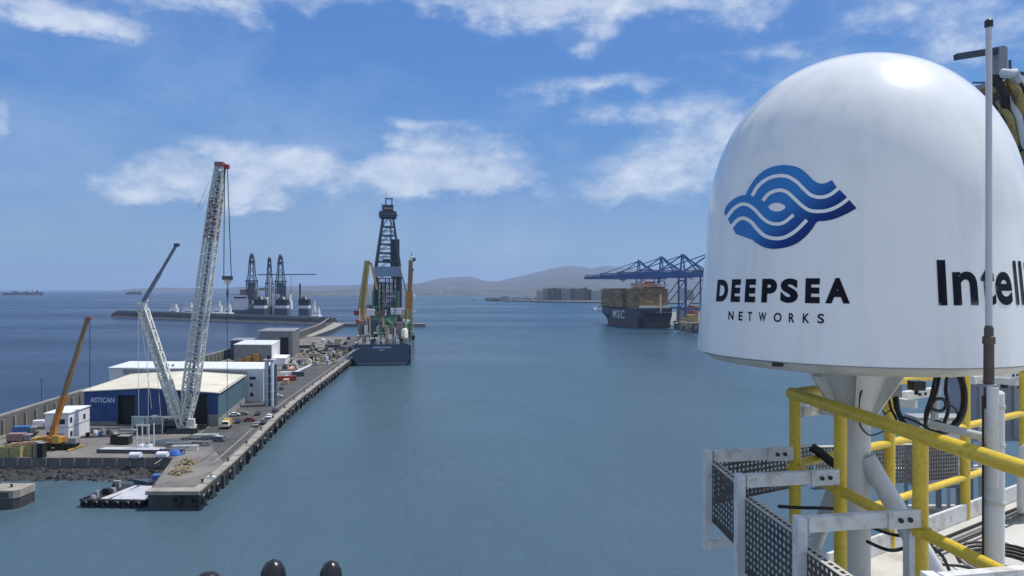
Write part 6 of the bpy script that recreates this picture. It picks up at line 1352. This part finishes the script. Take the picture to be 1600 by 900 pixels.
def stacks(par, name, x0, x1, y0, y1, z0, zt, seed, cols=None, m=M_contmix, lx=2.5, ly=12.6, lz=2.7):
    rr = random.Random(seed); V, Fc, C_ = [], [], []
    pal = cols or [(.26, .16, .06), (.32, .20, .08), (.15, .10, .05), (.38, .22, .07), (.12, .09, .06), (.40, .27, .11), (.28, .11, .04), (.08, .06, .04), (.46, .33, .16)]
    nx, ny = int((x1 - x0) / lx), int((y1 - y0) / ly)
    for j in range(ny):
        for i in range(nx):
            nz_ = int((zt - z0) / lz) - (1 if rr.random() < .3 else 0) - (1 if rr.random() < .08 else 0)
            for k in range(nz_):
                if 0 < i < nx - 1 and 0 < j < ny - 1 and k < nz_ - 2: continue
                c_ = pal[rr.randrange(len(pal))]; c_ = tuple(.55 * a_ + .45 * b_ for a_, b_ in zip(c_, (.24, .165, .08))); o = len(V); g = .07
                X0, X1, Y0, Y1, Z0, Z1 = x0 + i * lx + g, x0 + (i + 1) * lx - g, y0 + j * ly + .25, y0 + (j + 1) * ly - .25, z0 + k * lz + .04, z0 + (k + 1) * lz - .06
                V += [(X0, Y0, Z0), (X1, Y0, Z0), (X1, Y1, Z0), (X0, Y1, Z0), (X0, Y0, Z1), (X1, Y0, Z1), (X1, Y1, Z1), (X0, Y1, Z1)]
                Fc += [tuple(o + q for q in f) for f in ((3, 2, 1, 0), (4, 5, 6, 7), (0, 1, 5, 4), (1, 2, 6, 5), (2, 3, 7, 6), (3, 0, 4, 7))]; C_ += [c_] * 8
    me = bpy.data.meshes.new(name); me.from_pydata(V, [], Fc); at = me.color_attributes.new('paint', 'FLOAT_COLOR', 'POINT')
    at.data.foreach_set('color', [x for c_ in C_ for x in (*c_, 1)]); me.materials.append(m); o = bpy.data.objects.new(name, me); scene.collection.objects.link(o); o.parent = par; o['kind'] = 'stuff'; return o
stacks(cs, 'container_stacks', -bw, bw, 12, 62, 26, 56, 1); stacks(cs, 'container_stacks', -bw, bw, 66, 160, 26.5, 55, 2)
bx(cs, 'accommodation', M_cream, -bw * .9, 6, 26, bw * .9, 11, 30); bx(cs, 'lashing_bridge', M_salmon, -bw * .7, 9, 24.5, bw, 11.8, 26.2); bx(cs, 'stern_mast', M_cream, 4.6, -.3, 20, 6.4, 1.0, 46); bx(cs, 'bridge_deck', M_salmon, -bw * .6, 30, 57, bw * .8, 36, 60); bx(cs, 'wheelhouse', M_white, -bw * .5, 62, 56, bw * .9, 66, 61); bx(cs, 'funnel', M_credc, 2, 38, 57, 12, 46, 63)
bx(cs, 'top_container_row', M_salmon, -bw * .3, 14, 56.1, bw * .3, 26, 58.4); bx(cs, 'top_container_row', M_white, bw * .35, 14, 56.1, bw, 26, 58.4)
# gantry cranes
def sts(loc, label, rz=0):
    r_ = thing('gantry_crane', label, 'gantry crane', loc, rz, 'blue ship-to-shore gantry cranes at the terminal')
    m = M_stsblue
    for x in (0, 30):
        for y in (-13, 13): MB().beam((x, y, 0), (x, y, 66), 1.5, 1.5).build('portal_leg', m, r_)
        MB().beam((x, -13, 22), (x, 13, 22), 2.0, 2.0).build('cross_beam', m, r_); MB().beam((x, -13, 60), (x, 13, 60), 1.6, 1.6).build('cross_beam', m, r_)
    for y in (-13, 13):
        MB().beam((0, y, 22), (30, y, 22), 1.6, 1.8).build('portal_beam', m, r_); MB().beam((0, y, 22), (30, y, 60), 1.2, 1.2).build('diagonal_brace', m, r_)
        bx(r_, 'bogie', M_steel, -5, y - 1.6, 0.05, 5, y + 1.6, 2.6)
    for y in (-3.2, 3.2):
        g = MB().beam((-88, y, 66), (44, y, 66), 1.8, 3.8).build('boom_girder', m, r_)
        t_ = MB()
        for k in range(25): t_.beam((-87 + k * 5.2, y, 67.4), (-84.4 + k * 5.2, y, 70.4), .5); t_.beam((-84.4 + k * 5.2, y, 70.4), (-81.8 + k * 5.2, y, 67.4), .5)
        t_.beam((-88, y, 70.5), (44, y, 70.5), .7); t_.build('girder_lacing', m, g)
    mb = MB()
    for y in (-9, 9): mb.beam((0, y, 66), (0, y * .25, 93), 1.7, 1.7); mb.beam((30, y, 66), (2, y * .25, 93), 1.4, 1.4)
    mb.beam((0, -2.5, 93), (0, 2.5, 93), 3.4, 3.0); mb.beam((15, -6, 79), (15, 6, 79), 1.0); mb.beam((0, -6, 78), (0, 6, 78), 1.0); mb.build('apex_frame', m, r_)
    for y in (-3, 3):
        for x in (-76, -40): MB().beam((0, y * .6, 93), (x, y, 67), .9, .9).build('forestay', m, r_)
        MB().beam((1, y * .6, 92), (42, y, 67), .9, .9).build('backstay', m, r_)
    bx(r_, 'machinery_house', M_cgrey, 16, -5, 67.6, 34, 5, 74); bx(r_, 'operator_cab', M_white, -28, -2, 59, -24, 2, 63.5); bx(r_, 'trolley', m, -30, -4, 62.6, -22, 4, 64.4)
    return r_
s0 = sts((186, 1052, 4), 'x'); C4 = [(202, 1122, 'farthest left blue gantry crane with its boom reaching past the ship bow'), (211, 995, 'second blue gantry crane from the left, above the ship stern'), (225, 929, 'third blue gantry crane from the left, its apex highest in the gap'), (242, 849, 'nearest blue gantry crane, mostly hidden by the white dome')]
for i, (x, y, lab) in enumerate(C4):
    r_ = s0 if i == 0 else copy_tree(s0); r_.location = (x, y, 4); r_.rotation_euler = (0, 0, csa * .6); tag(r_, lab, 'gantry crane', 'blue ship-to-shore gantry cranes at the terminal')
# yard containers near the dome edge
for i, (px, py, m, L_, h, lab) in enumerate(((1072, 512, M_cyel, 13, 4, 'yellow container stack'), (1084, 514, M_cyel, 13, 6, 'taller yellow container stack by the dome edge'), (1086, 505, M_credc, 14, 9, 'red topped container stack'), (1070, 500, M_cblue, 10, 6, 'pale blue container stack beside the ship stern'), (1092, 516, M_olive, 9, 3, 'olive container stack at the water side'), (1064, 505, M_cgrey, 8, 8, 'grey container stack behind the ship stern'), (1078, 494, M_white, 18, 11, 'white container stack at the back'))):
    q = G(px, py, 4); r_ = thing('container_stack', lab + (' in front of the gantry cranes' if len(lab.split()) < 5 else ''), 'container stack', (q.x, q.y, 4), 0, 'container stacks on the terminal quay')
    for k in range(min(h, 9)):
        for j in range(2): bx(r_, 'container', m if (k + j) % 3 else M_beige, -L_ / 2 + j * 6.2, 0, k * 2.7 + .05, -L_ / 2 + j * 6.2 + 6.0, 12, k * 2.7 + 2.65)
for i, (px, py) in enumerate(((1060, 517), (1070, 519), (1082, 521), (1090, 523))):
    q = G(px, py, 4); r_ = thing('terminal_vehicle', ['dark straddle carrier closest to the ship stern', 'beige straddle carrier second from the ship stern', 'grey straddle carrier below the yellow stacks', 'dark straddle carrier touching the dome edge'][i], 'straddle carrier', (q.x, q.y + 3, 4), 0, 'straddle carriers on the terminal quay')
    for x in (-3, 3):
        for y in (0, 6): bx(r_, 'leg', [M_steel, M_beige, M_cgrey, M_black][i], x - .4, y - .4, 0.8, x + .4, y + .4, 9)
        bx(r_, 'wheel_beam', M_black, x - .5, -1, 0, x + .5, 7, .9)
    bx(r_, 'top_frame', [M_steel, M_beige, M_cgrey, M_black][i], -3.6, -.6, 9, 3.6, 6.6, 10.4); bx(r_, 'cab', M_white, 1.6, -1.6, 8, 3.4, -.6, 10)
o = thing('tug_sail', 'small white pilot boat by the container ship stern', 'boat', (*G(1050, 517)[:2], 0)); mb = MB(); mb.add([(-4, 0, -.5), (4, 0, -.5), (5, -1.5, 1.5), (-5.5, -1.5, 2), (5, 1.5, 1.5), (-5.5, 1.5, 2)], [(0, 1, 2, 3), (1, 0, 5, 4), (3, 2, 4, 5), (0, 3, 5), (1, 4, 2)]); mb.build('hull', M_white, o); bx(o, 'wheelhouse', M_white, -1.5, -1.1, 1.7, 1.5, 1.1, 7); MB().tube((0, 0, 7), (0, 0, 10), .2, n=5).build('mast', M_white, o)
# white ferry by the bow, small boat
o = thing('yacht', 'white motor yacht under way left of the container ship bow', 'boat', (*G(937, 486)[:2], 0)); w = 20 * o.location.y / F * .5
mb = MB(); mb.add([(-w * .8, -5, -1), (w, -5, -1), (w, 5, -1), (-w * .8, 5, -1), (-w, -1, 6.5), (w, -6, 5), (w, 6, 5), (-w, 1, 6.5)], [(3, 2, 1, 0), (4, 5, 6, 7), (0, 1, 5, 4), (1, 2, 6, 5), (2, 3, 7, 6), (3, 0, 4, 7)]); mb.build('hull', M_white, o); bx(o, 'superstructure', M_white, -w * .4, -4, 5.2, w * .8, 4, 10.5); bx(o, 'upper_deck', M_olive, -w * .1, -3, 10.5, w * .6, 3, 14); bx(o, 'window_band', M_glass, -w * .3, -4.1, 7, w * .7, -3.98, 9)
o = thing('motorboat', 'tiny white motorboat off the end of the waterfront', 'boat', (*G(740, 471.5)[:2], 0)); mb = MB(); mb.add([(-10, 0, -1), (10, 0, -1), (12, -3, 3), (-12, -3, 4), (12, 3, 3), (-12, 3, 4)], [(0, 1, 2, 3), (1, 0, 5, 4), (3, 2, 4, 5), (0, 3, 5), (1, 4, 2)]); mb.build('hull', M_white, o); bx(o, 'cabin', M_white, -4, -2, 3, 5, 2, 8)

# ================================================================== CITY
aps = [(838, 848, 456, 4, 'white waterfront building with two small towers at the left end of the blocks'), (848, 855, 453, 2, 'pale narrow apartment tower next to the white church-like building'), (855, 863, 452.5, 0, 'grey apartment block third from the left'), (863.5, 872, 452, 1, 'brown-grey apartment block fourth from the left'), (872, 877, 453, 0, 'narrow grey apartment block left of the pale pair'),
       (877, 884, 452, 4, 'pale apartment block in the middle of the row'), (884, 891, 453, 2, 'apartment block with light balconies right of the middle'), (891, 898, 452.5, 0, 'dull grey block with pale roof'), (898, 905, 453, 2, 'cream apartment block towards the right'), (905, 911, 452.5, 3, 'ochre apartment block towards the right'), (911, 918, 452, 0, 'dark grey tower second from the right end'), (918.5, 924, 454, 1, 'brown tower at the right end of the dense row'), (925, 934, 456, 4, 'white low office block right of the dark towers'), (934, 944, 455, 4, 'white hotel behind the yacht'), (944, 952, 457, 2, 'pale block beside the ship bow'),
       (800, 812, 466.5, 4, 'long white warehouse on the waterfront'), (818, 830, 467, 4, 'white shed on the waterfront right of the long warehouse'), (785, 795, 464.5, 4, 'small white building near the tip of the waterfront'), (768, 780, 468, 3, 'low ochre shed at the very tip of the waterfront'), (954, 966, 456, 3, 'ochre block behind the ship bow'), (1060, 1070, 452, 4, 'white tower behind the gantry cranes'), (1072, 1084, 455, 2, 'pale block behind the gantry cranes near the dome'), (970, 985, 458, 0, 'grey block behind the container stacks')]
YB = 3100
for i, (a, b, top, mi, lab) in enumerate(aps):
    Yb = YB + (i % 3) * 40; x0, x1 = fx(a, Yb), fx(b, Yb); zt = fz(top, Yb); r_ = thing('apartment_building', lab, 'building', ((x0 + x1) / 2, Yb, 3), 0, 'apartment blocks on the far waterfront'); w = (x1 - x0) / 2 * .97; h = zt - 3
    bx(r_, 'wall', BPAL[mi], -w, 0, 0, w, 22, h); bx(r_, 'roof', BPAL[2], -w - .4, -.4, h, w + .4, 22.4, h + 1.2)
    nf = max(1, int(h / 3.4)); mb = MB(); m2 = MB()
    for k in range(nf):
        mb.box(-w * .92, -.25, 1.2 + k * 3.4, w * .92, -.02, 2.6 + k * 3.4)
    mb.build('window_bands', M_glass, r_, kind='stuff')
    nc = max(1, int(2 * w / 7)); pl = MB()
    for k in range(nc + 1): x = -w + 2 * w * k / nc; pl.box(x - .6, -.7, 0, x + .6, -.02, h)
    pl.build('facade_piers', BPAL[mi], r_, kind='stuff')
    if i % 3 == 1: bx(r_, 'stair_head', BPAL[1], -w * .3, 4, h + 1.2, w * .3, 10, h + 5)
    if i == 0:
        for x in (-w * .6, w * .6): bx(r_, 'turret', BPAL[4], x - 3, 2, h, x + 3, 8, h + 9)
# scattered white houses on the slopes and a wooded spit: small masses far away
def scatter(name, label_none, n, pxr, pyr, Yr, m, seed, smin, smax):
    rr = random.Random(seed); mb = MB()
    for k in range(n):
        Y = rr.uniform(*Yr); px = rr.uniform(*pxr); x = fx(px, Y); z = fz(rr.uniform(*pyr), Y); s_ = rr.uniform(smin, smax)
        mb.box(x, Y, z - s_ * 3, x + s_ * 2.2, Y + s_ * 2, z)
    o = mb.build(name, m); o['kind'] = 'stuff'; return o
scatter('hillside_houses', 0, 110, (640, 1010), (455, 466), (5350, 5600), BPAL[4], 4, 3, 7)
scatter('hillside_houses', 0, 30, (500, 640), (458, 462), (5350, 5500), BPAL[4], 6, 3, 6)
scatter('harbour_sheds', 0, 70, (765, 955), (465, 470), (3180, 3700), BPAL[4], 8, 4, 9)
tr = MB(); rr = random.Random(11)
for k in range(150):
    px = rr.uniform(760, 850); Y = rr.uniform(3180, 3330); x = fx(px, Y); h = rr.uniform(5, 12)
    for j in range(6): c_ = Vector((x + rr.uniform(-5, 5), Y + rr.uniform(-5, 5), 4 + h * rr.uniform(.3, 1))); s_ = rr.uniform(1.5, 3.2); mb_ = [Vector((rr.uniform(-1, 1), rr.uniform(-1, 1), rr.uniform(-1, 1))) * s_ for _ in range(4)]; tr.add([c_ + q for q in mb_], [(0, 1, 2), (0, 2, 3), (0, 3, 1), (1, 3, 2)])
o = tr.build('waterfront_trees', mat('dark_foliage', (.04, .06, .03), .9, var=.4, vscale=.05)); o['kind'] = 'stuff'

# ================================================================== HAZE
hz = MB().box(-41500, -3000, -1.2, 41500, 41500, 760).build('haze', [])
hz['kind'] = 'stuff'
hm = bpy.data.materials.new('sea_haze'); hm.use_nodes = True; N = hm.node_tree.nodes; N.clear()
ho = N.new('ShaderNodeOutputMaterial'); hv = N.new('ShaderNodeVolumePrincipled'); hv.inputs['Color'].default_value = (.50, .67, .93, 1); hv.inputs['Density'].default_value = 3.6e-5; hv.inputs['Anisotropy'].default_value = .1
hm.node_tree.links.new(hv.outputs[0], ho.inputs['Volume']); hz.data.materials.append(hm)
